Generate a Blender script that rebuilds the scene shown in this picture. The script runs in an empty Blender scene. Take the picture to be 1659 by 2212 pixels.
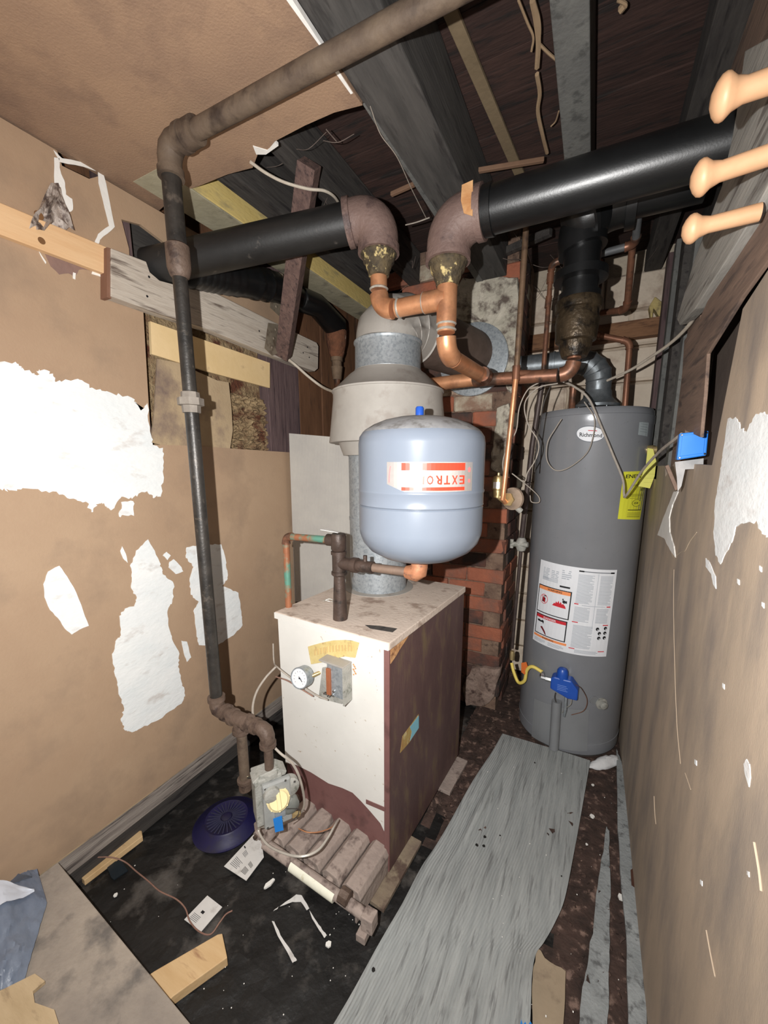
import bpy, bmesh, math, random
from mathutils import Vector as V, Matrix
random.seed(7)
S = bpy.context.scene
COL = S.collection

# ------------------------------------------------------------------ camera
F, CX, CY, WW, HH = 847., 840., 1154., 1659., 2212.
PITCH = math.atan(154 / 847.); YAW = math.radians(27.07); EYE = V((0, 0, 1.42))
fw = V((-math.sin(YAW) * math.cos(PITCH), math.cos(YAW) * math.cos(PITCH), -math.sin(PITCH)))
rt = V((math.cos(YAW), math.sin(YAW), 0)); up = rt.cross(fw)
cd = bpy.data.cameras.new('camera'); cam = bpy.data.objects.new('camera', cd); COL.objects.link(cam)
cd.sensor_fit = 'VERTICAL'; cd.sensor_height = 36; cd.lens = F / HH * 36
cd.shift_x = -(CX - WW / 2) / HH; cd.shift_y = (CY - HH / 2) / HH; cd.clip_start = .01
m = Matrix((rt, up, -fw)).transposed().to_4x4(); m.translation = EYE; cam.matrix_world = m
S.camera = cam
# ------------------------------------------------------------------ light
w = bpy.data.worlds.new('world'); S.world = w; w.use_nodes = True
w.node_tree.nodes['Background'].inputs[0].default_value = (.95, .97, 1, 1)
w.node_tree.nodes['Background'].inputs[1].default_value = .24
ld = bpy.data.lights.new('phone_flash', 'AREA'); ld.shape = 'DISK'; ld.size = .014; ld.energy = 31; ld.color = (1, .985, .965)
lo = bpy.data.objects.new('phone_flash', ld); COL.objects.link(lo)
m2 = m.copy(); m2.translation = EYE - rt * .118 + up * .03; lo.matrix_world = m2
S.view_settings.view_transform = 'Standard'; S.view_settings.look = 'None'; S.view_settings.gamma = 1
S.view_settings.use_curve_mapping = False; S.view_settings.exposure = 0.24

# ------------------------------------------------------------------ helpers
def ray(px, py): return fw + rt * ((px - CX) / F) + up * ((CY - py) / F)
def X(px, py, x): d = ray(px, py); return EYE + d * (x / d.x)          # sight line meets the wall plane x
def Y(px, py, y): d = ray(px, py); return EYE + d * (y / d.y)
def Z(px, py, z=0.): d = ray(px, py); return EYE + d * ((z - EYE.z) / d.z)

def lin(c):
    r = []
    for v in c:
        v /= 255.; r.append(v / 12.92 if v < .04045 else ((v + .055) / 1.055) ** 2.4)
    return (*r, 1)
MATS = {}
def M(name, c1, c2=None, c3=None, s=6, s3=14, t3=.62, rough=.8, metal=0., bump=.15, bs=40, axis=None, st=14, rnd=0., spec=.5, w3=.06):
    if name in MATS: return MATS[name]
    mt = bpy.data.materials.new(name); mt.use_nodes = True; nt = mt.node_tree; N = nt.nodes; L = nt.links
    b = N['Principled BSDF']; b.inputs['Roughness'].default_value = rough; b.inputs['Metallic'].default_value = metal
    b.inputs['Specular IOR Level'].default_value = spec
    c2 = c2 or c1
    g = N.new('ShaderNodeNewGeometry'); mp = N.new('ShaderNodeMapping'); L.new(g.outputs['Position'], mp.inputs[0])
    sc = [1, 1, 1]
    if axis is not None: sc = [st, st, st]; sc['xyz'.index(axis)] = 1
    mp.inputs['Scale'].default_value = sc
    n = N.new('ShaderNodeTexNoise'); n.inputs['Scale'].default_value = s; n.inputs['Detail'].default_value = 8; n.inputs['Roughness'].default_value = .65
    L.new(mp.outputs[0], n.inputs[0])
    r = N.new('ShaderNodeValToRGB'); r.color_ramp.elements[0].position = .34; r.color_ramp.elements[1].position = .66
    r.color_ramp.elements[0].color = lin(c1); r.color_ramp.elements[1].color = lin(c2)
    L.new(n.outputs[0], r.inputs[0]); out = r.outputs[0]
    if c3:
        n3 = N.new('ShaderNodeTexNoise'); n3.inputs['Scale'].default_value = s3; n3.inputs['Detail'].default_value = 6
        n3.inputs['Roughness'].default_value = .6; L.new(mp.outputs[0], n3.inputs[0])
        r3 = N.new('ShaderNodeMapRange'); r3.inputs[1].default_value = t3 - w3; r3.inputs[2].default_value = t3 + w3
        L.new(n3.outputs[0], r3.inputs[0])
        mx = N.new('ShaderNodeMix'); mx.data_type = 'RGBA'; L.new(r3.outputs[0], mx.inputs[0]); L.new(out, mx.inputs[6])
        mx.inputs[7].default_value = lin(c3); out = mx.outputs[2]
    if rnd:
        oi = N.new('ShaderNodeObjectInfo'); hs = N.new('ShaderNodeHueSaturation'); mr = N.new('ShaderNodeMapRange')
        mr.inputs[3].default_value = 1 - rnd; mr.inputs[4].default_value = 1 + rnd
        L.new(oi.outputs['Random'], mr.inputs[0]); L.new(mr.outputs[0], hs.inputs['Value']); L.new(out, hs.inputs['Color']); out = hs.outputs[0]
    L.new(out, b.inputs['Base Color'])
    if bump:
        nb = N.new('ShaderNodeTexNoise'); nb.inputs['Scale'].default_value = bs; nb.inputs['Detail'].default_value = 5
        L.new(mp.outputs[0], nb.inputs[0]); bp = N.new('ShaderNodeBump'); bp.inputs['Strength'].default_value = bump
        bp.inputs['Distance'].default_value = .01; L.new(nb.outputs[0], bp.inputs['Height']); L.new(bp.outputs[0], b.inputs['Normal'])
    MATS[name] = mt; return mt

WLOC = {}
def tag(o, label=None, cat=None, group=None, kind=None):
    if label: o['label'] = label
    if cat: o['category'] = cat
    if group: o['group'] = group
    if kind: o['kind'] = kind
    return o
def thing(name, label, cat, loc, group=None):
    o = bpy.data.objects.new(name, None); o.empty_display_size = .05; COL.objects.link(o); o.location = loc
    WLOC[o.name] = V(loc); return tag(o, label, cat, group)
def obj(name, vs, fs, mat, parent=None, smooth=False, mats=None, fm=None):
    vs = [V(v) for v in vs]
    if parent is not None:
        base = WLOC[parent.name]
    else:
        lo_ = [min(v[i] for v in vs) for i in range(3)]; hi_ = [max(v[i] for v in vs) for i in range(3)]
        base = V(((lo_[0] + hi_[0]) / 2, (lo_[1] + hi_[1]) / 2, lo_[2]))
    me = bpy.data.meshes.new(name); me.from_pydata([v - base for v in vs], [], fs)
    for q in (mats or [mat]): me.materials.append(q)
    if fm:
        for p, i in zip(me.polygons, fm): p.material_index = i
    bm = bmesh.new(); bm.from_mesh(me); bmesh.ops.recalc_face_normals(bm, faces=bm.faces); bm.to_mesh(me); bm.free()
    if smooth:
        for p in me.polygons: p.use_smooth = True
        try: me.set_sharp_from_angle(angle=math.radians(40))
        except Exception: pass
    o = bpy.data.objects.new(name, me); COL.objects.link(o)
    if parent is not None:
        o.parent = parent; WLOC[o.name] = base
    else:
        o.location = base; WLOC[o.name] = base
    return o
def boxvf(lo, hi):
    a, b = lo, hi
    vs = [V((x, y, z)) for x in (a[0], b[0]) for y in (a[1], b[1]) for z in (a[2], b[2])]
    return vs, [(0, 1, 3, 2), (4, 6, 7, 5), (0, 4, 5, 1), (2, 3, 7, 6), (0, 2, 6, 4), (1, 5, 7, 3)]
def bevel(o, wd=.004, seg=2):
    md = o.modifiers.new('bevel', 'BEVEL'); md.width = wd; md.segments = seg; md.limit_method = 'ANGLE'; return o
def box(name, lo, hi, mat, parent=None, bv=.003, rot=None, piv=None):
    vs, fs = boxvf(lo, hi)
    if rot is not None:
        c = V(piv) if piv is not None else (V(lo) + V(hi)) / 2
        vs = [rot @ (v - c) + c for v in vs]
    o = obj(name, vs, fs, mat, parent)
    if bv: bevel(o, bv)
    return o
def bar(name, a, b, wdt, thk, mat, parent=None, upv=(0, 0, 1), bv=.002):   # rectangular stick from a to b
    a, b = V(a), V(b); d = (b - a).normalized(); s = d.cross(V(upv))
    if s.length < 1e-4: s = d.cross(V((1, 0, 0)))
    s.normalize(); u_ = s.cross(d)
    vs = [p + s * (i * wdt / 2) + u_ * (j * thk / 2) for p in (a, b) for i in (-1, 1) for j in (-1, 1)]
    o = obj(name, vs, [(0, 1, 3, 2), (4, 6, 7, 5), (0, 4, 5, 1), (2, 3, 7, 6), (0, 2, 6, 4), (1, 5, 7, 3)], mat, parent)
    if bv: bevel(o, bv)
    return o
def prism(name, pts, d, mat, parent=None, bv=0, smooth=False):        # flat outline pushed along d
    pts = [V(p) for p in pts]; n = len(pts); d = V(d)
    vs = pts + [p + d for p in pts]
    fs = [tuple(range(n)), tuple(range(2 * n - 1, n - 1, -1))] + [(i, (i + 1) % n, n + (i + 1) % n, n + i) for i in range(n)]
    o = obj(name, vs, fs, mat, parent, smooth)
    if bv: bevel(o, bv)
    return o
def frames(pts):
    T = []
    for i in range(len(pts)):
        a = pts[max(i - 1, 0)]; b = pts[min(i + 1, len(pts) - 1)]; T.append((b - a).normalized())
    ref = V((0, 0, 1)) if abs(T[0].z) < .9 else V((1, 0, 0))
    n = (ref - T[0] * ref.dot(T[0])).normalized(); out = []
    for t in T:
        n = (n - t * n.dot(t)).normalized(); out.append((t, n, t.cross(n)))
    return out
def sweepvf(pts, rad, seg=16, caps=True):
    pts = [V(p) for p in pts]
    if not hasattr(rad, '__len__'): rad = [rad] * len(pts)
    vs, fs = [], []
    for p, r, (t, n, b) in zip(pts, rad, frames(pts)):
        for k in range(seg):
            a = 2 * math.pi * k / seg; vs.append(p + n * (r * math.cos(a)) + b * (r * math.sin(a)))
    for i in range(len(pts) - 1):
        for k in range(seg):
            k2 = (k + 1) % seg; fs.append((i * seg + k, i * seg + k2, (i + 1) * seg + k2, (i + 1) * seg + k))
    if caps:
        fs.append(tuple(range(seg))); o = (len(pts) - 1) * seg; fs.append(tuple(range(o + seg - 1, o - 1, -1)))
    return vs, fs
def tube(name, pts, rad, mat, parent=None, seg=16): vs, fs = sweepvf(pts, rad, seg); return obj(name, vs, fs, mat, parent, True)
def catmull(pts, k=8):
    pts = [V(p) for p in pts]; P = [pts[0] * 2 - pts[1]] + pts + [pts[-1] * 2 - pts[-2]]; out = []
    for i in range(1, len(P) - 2):
        for j in range(k):
            t = j / k; a, b, c, d = P[i - 1:i + 3]
            out.append(.5 * ((2 * b) + (c - a) * t + (2 * a - 5 * b + 4 * c - d) * t * t + (3 * b - a - 3 * c + d) * t ** 3))
    return out + [pts[-1]]
def wire(name, pts, r, mat, parent=None, seg=8, k=8): return tube(name, catmull(pts, k), r, mat, parent, seg)
def join(parts):                                                       # merge (verts, faces) pairs
    vs, fs = [], []
    for a, b in parts:
        o = len(vs); vs += list(a); fs += [tuple(i + o for i in f) for f in b]
    return vs, fs
def lathe(name, base, prof, mat, parent=None, axis=(0, 0, 1), seg=32):  # prof: (height, radius)
    base, ax = V(base), V(axis).normalized()
    pts = [base + ax * h for h, r in prof]; ref = V((1, 0, 0)) if abs(ax.x) < .9 else V((0, 1, 0))
    n = (ref - ax * ref.dot(ax)).normalized(); b = ax.cross(n); vs, fs = [], []
    for p, (h, r) in zip(pts, prof):
        for k in range(seg):
            a = 2 * math.pi * k / seg; vs.append(p + (n * math.cos(a) + b * math.sin(a)) * max(r, 1e-4))
    for i in range(len(pts) - 1):
        for k in range(seg):
            k2 = (k + 1) % seg; fs.append((i * seg + k, i * seg + k2, (i + 1) * seg + k2, (i + 1) * seg + k))
    fs.append(tuple(range(seg))); o = (len(pts) - 1) * seg; fs.append(tuple(range(o + seg - 1, o - 1, -1)))
    return obj(name, vs, fs, mat, parent, True)
def run(parent, pts, r, mat, emat=None, bend=2.2, fit=1.2, pipe='pipe', elb='elbow', seg=20, col=True):
    """pipe sections between corners, an elbow fitting at each corner"""
    pts = [V(p) for p in pts]; emat = emat or mat; L = bend * r; prev = pts[0]; n = len(pts)
    for i in range(1, n):
        last = i == n - 1; end = pts[i] if last else pts[i] + (pts[i - 1] - pts[i]).normalized() * L
        tube(pipe, [prev, end], r, mat, parent, seg)
        if not last:
            c = pts[i]; a = end; b = c + (pts[i + 1] - c).normalized() * L; q, rr = [], []
            d0 = (c - a).normalized(); d1 = (b - c).normalized()
            if col:
                q += [a - d0 * r * .35, a - d0 * r * .35 + d0 * .0005, a + d0 * r * .1, a + d0 * (r * .1 + .0005)]; rr += [r, r * fit * 1.07, r * fit * 1.07, r * fit]
            for k in range(1, 10):
                t = k / 10; q.append(a * (1 - t) ** 2 + c * 2 * t * (1 - t) + b * t * t); rr.append(r * fit)
            if col:
                q += [b - d1 * (r * .1 + .0005), b - d1 * r * .1, b + d1 * r * .35, b + d1 * (r * .35 + .0005)]; rr += [r * fit, r * fit * 1.07, r * fit * 1.07, r]
            tube(elb, q, rr, emat, parent, seg); prev = b
def jag(pts, n=6, amp=.006, rng=random):                                # roughen an outline
    out = []
    for i, p in enumerate(pts):
        q = pts[(i + 1) % len(pts)]; d = q - p; L = d.length; k = max(1, int(L / .015)) if n == 0 else n
        for j in range(k):
            t = j / k; a = amp if j else amp * .3
            out.append(p + d * t + V((rng.uniform(-a, a), rng.uniform(-a, a), rng.uniform(-a, a))))
    return out
def px_x(pl, x): return [X(a, b, x) for a, b in pl]
def px_y(pl, y): return [Y(a, b, y) for a, b in pl]

# text as mesh outlines (the built-in font), returned as 2-D triangles
def textvf(s, size=1., bold=False):
    cu = bpy.data.curves.new('t', 'FONT'); cu.body = s; cu.size = size; cu.resolution_u = 2
    if bold: cu.offset = size * .02
    o = bpy.data.objects.new('t', cu); me = bpy.data.meshes.new_from_object(o)
    vs = [(v.co.x, v.co.y) for v in me.vertices]; fs = [tuple(p.vertices) for p in me.polygons]
    bpy.data.objects.remove(o); bpy.data.meshes.remove(me); bpy.data.curves.remove(cu)
    if vs:
        cx = (min(v[0] for v in vs) + max(v[0] for v in vs)) / 2; cy = (min(v[1] for v in vs) + max(v[1] for v in vs)) / 2
        wd = max(v[0] for v in vs) - min(v[0] for v in vs)
        vs = [(a - cx, b - cy) for a, b in vs]
    else: wd = 1
    return vs, fs, wd
class Print:                                                            # flat print laid on a surface: one mesh
    def __init__(s, fn, step=.05): s.fn = fn; s.step = step; s.v = []; s.f = []; s.m = []; s.mats = []
    def mi(s, mat):
        if mat not in s.mats: s.mats.append(mat)
        return s.mats.index(mat)
    def rect(s, u0, v0, u1, v1, mat, h=0, nu=None):
        nu = nu or max(1, int(abs(u1 - u0) / .06)); o = len(s.v); i = s.mi(mat)
        for k in range(nu + 1):
            u = u0 + (u1 - u0) * k / nu; s.v += [s.fn(u, v0, h), s.fn(u, v1, h)]
        for k in range(nu): s.f.append((o + 2 * k, o + 2 * k + 2, o + 2 * k + 3, o + 2 * k + 1)); s.m.append(i)
    def poly(s, pts, mat, h=0):                                         # cut into upright strips so it follows a curved surface
        us = [q[0] for q in pts]; lo_, hi_ = min(us), max(us); n = max(1, min(40, int((hi_ - lo_) / s.step)))
        for k in range(n):
            q = pts
            for lim, sg in ((lo_ + (hi_ - lo_) * k / n, 1), (lo_ + (hi_ - lo_) * (k + 1) / n, -1)):
                out = []
                for i in range(len(q)):
                    p0, p1 = q[i - 1], q[i]; d0, d1 = sg * (p0[0] - lim), sg * (p1[0] - lim)
                    if (d0 >= 0) != (d1 >= 0): t = d0 / (d0 - d1); out.append((p0[0] + (p1[0] - p0[0]) * t, p0[1] + (p1[1] - p0[1]) * t))
                    if d1 >= 0: out.append(p1)
                q = out
                if len(q) < 3: break
            if len(q) < 3: continue
            o = len(s.v); s.v += [s.fn(a, b, h) for a, b in q]; s.f.append(tuple(range(o, o + len(q)))); s.m.append(s.mi(mat))
    def disc(s, u, v, ru, rv, mat, h=0, n=24): s.poly([(u + ru * math.cos(6.2832 * k / n), v + rv * math.sin(6.2832 * k / n)) for k in range(n)], mat, h)
    def text(s, t, u, v, wid, hgt, mat, h=0, flip=1):
        vs, fs, wd = textvf(t, 1, True); o = len(s.v); i = s.mi(mat)
        s.v += [s.fn(u + flip * a / wd * wid, v + flip * b / .72 * hgt, h) for a, b in vs]
        for f in fs: s.f.append(tuple(k + o for k in f)); s.m.append(i)
    def build(s, name, parent): return obj(name, s.v, s.f, None, parent, mats=s.mats, fm=s.m)

# ------------------------------------------------------------------ materials
TAN = M('tan_paint', (168, 140, 114), (178, 151, 124), (150, 127, 106), s=2.4, s3=5, t3=.64, w3=.14, rough=.75, bump=.08, bs=150)
TANR = M('tan_paint_right', (164, 148, 130), (188, 168, 146), (134, 124, 116), s=1.6, s3=2.6, t3=.58, w3=.14, rough=.7, bump=.08, bs=120, axis='z', st=3)
TANC = M('tan_ceiling', (150, 122, 100), (164, 134, 108), (126, 102, 86), s=4, s3=6, t3=.64, w3=.12, rough=.85, bump=.2, bs=170)
PLAS = M('white_plaster', (232, 236, 236), (244, 245, 243), (214, 210, 206), s=6, s3=9, t3=.64, rough=.6, bump=.2, bs=45, axis='y', st=2)
GYP = M('broken_gypsum', (235, 232, 224), (245, 243, 238), rough=.9)
PAPER = M('torn_paper', (150, 120, 108), (120, 98, 92), rough=.9, bump=.2)
GREYW = M('weathered_wood', (122, 112, 106), (170, 160, 150), (86, 78, 74), s=4, s3=5, t3=.6, rough=.85, bump=.3, bs=20, axis='y')
GREYP = M('weathered_plank', (178, 166, 152), (206, 196, 182), (110, 96, 86), s=4, s3=4, t3=.6, rough=.85, bump=.3, bs=16, axis='y', st=10)
STRG = M('grey_painted_board', (150, 148, 142), (178, 174, 166), (110, 104, 98), s=3, s3=4, t3=.6, rough=.8, bump=.25, bs=14, axis='y', st=9)
BRNW = M('brown_board', (112, 92, 80), (140, 116, 100), (86, 72, 66), s=3, s3=4, t3=.6, rough=.8, bump=.25, bs=14, axis='y', st=9)
PINE = M('new_pine', (222, 180, 134), (236, 200, 156), (186, 140, 100), s=2.2, s3=2.6, t3=.66, rough=.6, bump=.1, bs=14, axis='y', st=12)
PINEX = M('pine_offcut', (208, 172, 124), (224, 192, 146), (166, 124, 92), s=3, s3=5, t3=.66, rough=.65, bump=.1, bs=14, axis='x', st=6)
PEG = M('peg_wood', (196, 152, 114), (210, 166, 128), s=10, rough=.5, bump=.03)
PURW = M('aged_stud', (86, 68, 70), (112, 92, 90), (66, 52, 54), s=4, s3=6, t3=.6, rough=.9, bump=.3, bs=18, axis='z')
BRNB = M('brown_panel_board', (98, 66, 44), (120, 84, 58), (74, 52, 38), s=3, s3=5, t3=.62, rough=.8, bump=.15, bs=20, axis='z', st=6)
CREAM = M('cream_board', (222, 192, 140), (232, 204, 156), (180, 150, 112), s=6, s3=12, t3=.68, rough=.8, bump=.1)
YEL = M('yellow_painted_joist', (214, 188, 116), (224, 200, 130), (160, 146, 108), s=5, s3=5, t3=.6, rough=.85, bump=.2, axis='y', st=3)
YELG = M('greyish_yellow_joist', (164, 156, 130), (184, 176, 150), (120, 114, 100), s=8, s3=9, t3=.6, rough=.9, bump=.2)
DARKW = M('sooty_joist', (54, 50, 48), (74, 70, 66), (38, 34, 34), s=4, s3=6, t3=.6, rough=.9, bump=.3, bs=14, axis='y', st=8)
GREYJ = M('grey_joist', (96, 96, 94), (112, 112, 108), (80, 80, 78), s=8, s3=30, t3=.6, rough=.9, bump=.2, bs=80)
SUBF = M('sooty_subfloor', (48, 32, 28), (66, 46, 40), (34, 28, 26), s=4, s3=7, t3=.58, rough=.9, bump=.35, bs=16, axis='x', st=6, rnd=.25)
CONC = M('black_concrete', (14, 14, 14), (34, 33, 32), (84, 80, 76), s=4, s3=7, t3=.6, w3=.07, rough=.55, bump=.5, bs=35)
DEBR = M('red_brown_dirt', (48, 37, 32), (84, 64, 56), (136, 112, 100), s=14, s3=28, t3=.62, rough=.9, bump=.8, bs=40)
SLAB = M('dusty_cement_board', (144, 134, 124), (170, 158, 144), (112, 106, 100), s=6, s3=8, t3=.58, w3=.08, rough=.9, bump=.3, bs=60)
IRON = M('black_iron', (44, 42, 40), (66, 62, 58), (96, 88, 80), s=18, s3=30, t3=.64, rough=.42, metal=.35, bump=.1, bs=120)
IRONB = M('rusty_brown_iron', (82, 66, 56), (110, 92, 80), (64, 50, 44), s=14, s3=24, t3=.6, rough=.62, metal=.2, bump=.25, bs=90)
GASB = M('dusty_gas_pipe', (78, 64, 54), (110, 94, 78), (58, 46, 38), s=9, s3=10, t3=.58, rough=.7, metal=.1, bump=.2, bs=60)
BLK = M('black_painted_pipe', (14, 15, 16), (22, 23, 24), (60, 58, 56), s=9, s3=34, t3=.76, rough=.36, bump=.03, bs=220, spec=.7)
BLKD = M('dusty_black_pipe', (22, 22, 22), (36, 35, 34), (90, 84, 78), s=6, s3=22, t3=.7, rough=.5, bump=.04, bs=120)
PURI = M('purple_brown_cast_elbow', (104, 84, 78), (124, 102, 94), (78, 62, 60), s=9, s3=14, t3=.62, rough=.6, metal=.05, bump=.25, bs=90)
CRUST = M('crusted_bushing', (46, 40, 32), (98, 84, 60), (196, 176, 122), s=26, s3=30, t3=.6, w3=.03, rough=.8, metal=.1, bump=.8, bs=60)
COP = M('copper', (206, 142, 100), (226, 166, 124), (160, 114, 88), s=14, s3=12, t3=.62, w3=.12, rough=.4, metal=.6, bump=.04, bs=60)
COPD = M('aged_copper', (124, 86, 68), (152, 106, 82), (84, 66, 56), s=12, s3=14, t3=.56, rough=.42, metal=.5, bump=.06)
COPG = M('verdigris_copper', (150, 98, 70), (170, 112, 80), (100, 150, 132), s=12, s3=18, t3=.5, rough=.6, metal=.4, bump=.15)
SOLD = M('solder', (190, 186, 176), (216, 212, 202), s=60, rough=.4, metal=.6, bump=.3)
GALV = M('galvanised_steel', (150, 156, 160), (170, 176, 180), (138, 145, 150), s=60, s3=90, t3=.55, rough=.45, metal=.4, bump=.03)
DUST = M('dusty_sheet_metal', (156, 151, 144), (172, 167, 160), (146, 138, 130), s=5, s3=9, t3=.62, rough=.62, metal=.1, bump=.03)
ALU = M('dull_duct', (112, 118, 122), (140, 146, 150), s=30, rough=.42, metal=.6, bump=.06)
TANKM = M('grey_blue_enamel', (114, 122, 134), (119, 127, 139), s=4, rough=.28, bump=0)
TANKD = M('dusty_enamel', (128, 128, 130), (150, 150, 150), (108, 106, 104), s=18, s3=22, t3=.58, rough=.6, bump=.05)
HEAT = M('heater_grey', (130, 132, 136), (138, 140, 144), (120, 120, 122), s=3, s3=80, t3=.7, rough=.26, metal=.1, bump=.01, bs=200)
HEATD = M('heater_panel_grey', (132, 134, 136), (142, 144, 146), s=4, rough=.5, metal=.1, bump=.02)
ENAM = M('cream_enamel', (216, 214, 208), (224, 222, 216), (180, 164, 146), s=5, s3=48, t3=.69, w3=.02, rough=.5, bump=.05)
MAROON = M('maroon_enamel', (112, 76, 74), (126, 90, 86), (86, 60, 58), s=5, s3=7, t3=.62, rough=.55, bump=.1, bs=60)
MAROOND = M('maroon_panel', (84, 62, 60), (102, 78, 74), (112, 94, 70), s=3, s3=6, t3=.63, w3=.1, rough=.55, bump=.1, bs=30, axis='z', st=3)
RUSTO = M('rust_orange', (176, 122, 76), (204, 160, 112), (120, 78, 52), s=20, s3=24, t3=.6, rough=.9, bump=.3)
TOPD = M('dusty_lid', (196, 180, 166), (214, 198, 184), (158, 138, 124), s=8, s3=12, t3=.6, rough=.85, bump=.2, bs=90)
BURN = M('dusty_burner', (142, 128, 120), (168, 152, 142), (104, 90, 84), s=9, s3=18, t3=.6, rough=.9, bump=.35, bs=60)
BRICK = M('red_brick', (150, 90, 68), (172, 104, 78), (122, 92, 80), s=5, s3=6, t3=.58, w3=.12, rough=.95, bump=.6, bs=50, rnd=.14)
BRICKD = M('dark_brick', (96, 62, 52), (128, 82, 66), (70, 60, 56), s=6, s3=7, t3=.5, w3=.1, rough=.95, bump=.7, bs=50, rnd=.25)  # soot-dark brick of the front, also used for most side bricks
BRICKW = M('whitewashed_brick', (134, 98, 82), (164, 146, 126), (192, 182, 162), s=8, s3=9, t3=.5, w3=.08, rough=.95, bump=.7, bs=50, rnd=.15)
MORT = M('lime_mortar', (104, 82, 70), (140, 116, 98), (76, 60, 52), s=14, s3=22, t3=.6, rough=1, bump=.8, bs=60)
REND = M('lime_render', (176, 170, 154), (206, 198, 182), (104, 92, 84), s=14, s3=18, t3=.56, w3=.08, rough=1, bump=1., bs=40)
STONE = M('pale_block', (216, 200, 180), (230, 214, 194), (188, 168, 150), s=5, s3=9, t3=.6, w3=.08, rough=.95, bump=.5, bs=40, rnd=.06)
STONEM = M('pale_mortar', (186, 172, 154), (204, 190, 170), s=9, rough=1, bump=.6)
BRASS = M('brass', (190, 168, 120), (206, 184, 136), s=30, rough=.4, metal=.7, bump=.1)
BRASSY = M('yellowed_nameplate', (214, 192, 128), (226, 206, 146), (190, 160, 110), s=40, s3=50, t3=.62, rough=.5, metal=.2, bump=.1)
VALV = M('dusty_cast_aluminium', (150, 150, 144), (176, 174, 166), (120, 122, 112), s=20, s3=36, t3=.6, rough=.7, metal=.2, bump=.25, bs=120)
KNOBY = M('cream_knob', (230, 212, 160), (238, 222, 174), rough=.5, bump=.05)
BLUET = M('blue_tag', (30, 116, 196), (36, 126, 208), rough=.5, bump=0)
BLUEB = M('blue_electrical_box', (44, 128, 226), (52, 138, 236), rough=.35, bump=0)
BLUEV = M('blue_control', (28, 70, 160), (36, 84, 176), rough=.35, bump=0)
NAVY = M('navy_plastic', (20, 18, 58), (26, 24, 70), (34, 32, 50), s=8, s3=10, t3=.56, rough=.45, bump=.05)
NAVYD = M('dusty_navy', (40, 40, 66), (52, 52, 80), s=20, rough=.7, bump=.1)
WHT = M('white_label', (226, 228, 232), (234, 236, 240), rough=.5, bump=0)
WHTP = M('white_card', (214, 212, 208), (226, 224, 220), (190, 186, 180), s=14, s3=20, t3=.64, rough=.7, bump=.05)
TXT = M('grey_print', (176, 182, 190), rough=.6, bump=0)
TXTD = M('black_print', (26, 26, 30), rough=.6, bump=0)
REDP = M('red_print', (206, 40, 52), rough=.6, bump=0)
DKRED = M('dark_red_print', (110, 20, 28), rough=.6, bump=0)
ORNG = M('orange_print', (244, 150, 92), rough=.6, bump=0)
REDO = M('vermilion_print', (226, 62, 40), rough=.35, bump=0)
PINKP = M('pink_print', (226, 120, 120), rough=.4, bump=0)
FOIL = M('silver_foil', (214, 208, 204), (224, 218, 214), s=20, rough=.3, metal=.7, bump=0)
YLAB = M('yellow_guide_label', (222, 222, 60), (228, 228, 72), rough=.5, bump=0)
YTAG = M('yellow_paper_tag', (212, 208, 100), (222, 218, 112), rough=.7, bump=.05)
YHOSE = M('yellow_hose', (226, 200, 92), (236, 212, 110), rough=.5, bump=.05)
ORTAG = M('orange_tag', (206, 104, 40), rough=.6, bump=0)
WIREG = M('grey_cable', (150, 142, 132), (172, 162, 150), s=40, rough=.6, bump=.05)
WIREB = M('brown_wire', (132, 98, 86), (154, 120, 104), s=40, rough=.7, bump=.05)
WIREW = M('pale_cable', (190, 178, 162), (206, 196, 180), s=40, rough=.6, bump=0)
WEB = M('dusty_cobweb', (92, 80, 74), (120, 106, 98), s=30, rough=1, bump=0)
RAGW = M('white_rag', (214, 214, 214), (228, 228, 228), rough=.9, bump=.3)
BAG = M('grey_blue_plastic', (104, 114, 132), (128, 138, 154), s=7, rough=.4, bump=.3, bs=30)
BAGW = M('white_plastic', (208, 214, 226), (220, 226, 236), rough=.4, bump=.2, bs=20)
CARP = M('grey_ribbed_runner', (146, 150, 149), (170, 173, 171), (126, 128, 127), s=3, s3=4.5, t3=.6, w3=.06, rough=.9, bump=.25, bs=30, axis='y', st=18)
FELT = M('grey_felt_strip', (132, 136, 136), (160, 164, 164), (100, 102, 102), s=12, s3=30, t3=.6, rough=.95, bump=.3, bs=120)
SHEET = M('grey_corrugated_card', (176, 172, 166), (188, 184, 176), s=6, rough=.8, bump=0)
INSUL = M('mouldy_insulation', (128, 106, 78), (176, 152, 116), (98, 58, 40), s=22, s3=12, t3=.54, w3=.08, rough=1, bump=1.2, bs=90)
INSULF = M('insulation_facing', (168, 146, 116), (184, 162, 130), (118, 100, 92), s=5, s3=6, t3=.62, w3=.1, rough=.9, bump=.15, bs=120)
PLATE = M('truss_plate', (128, 116, 100), (148, 136, 118), (104, 88, 74), s=18, s3=24, t3=.6, rough=.6, metal=.3, bump=.1)
CHROME = M('chrome', (210, 210, 210), rough=.15, metal=1, bump=0)
GFACE = M('gauge_face', (222, 222, 224), rough=.35, bump=0)
TERRA = M('red_clay', (120, 70, 44), (134, 82, 54), rough=.9)
REDGRN = M('sky_blue_sticker', (120, 180, 200), (132, 190, 206), rough=.6, bump=0)
FOAM = M('yellow_foam', (190, 170, 110), (206, 186, 128), (150, 134, 96), s=14, s3=18, t3=.6, rough=1, bump=.6)
IRONR = M('dark_riser_iron', (62, 50, 44), (84, 68, 60), (48, 40, 36), s=14, s3=24, t3=.6, rough=.5, metal=.25, bump=.15, bs=90)

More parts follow.
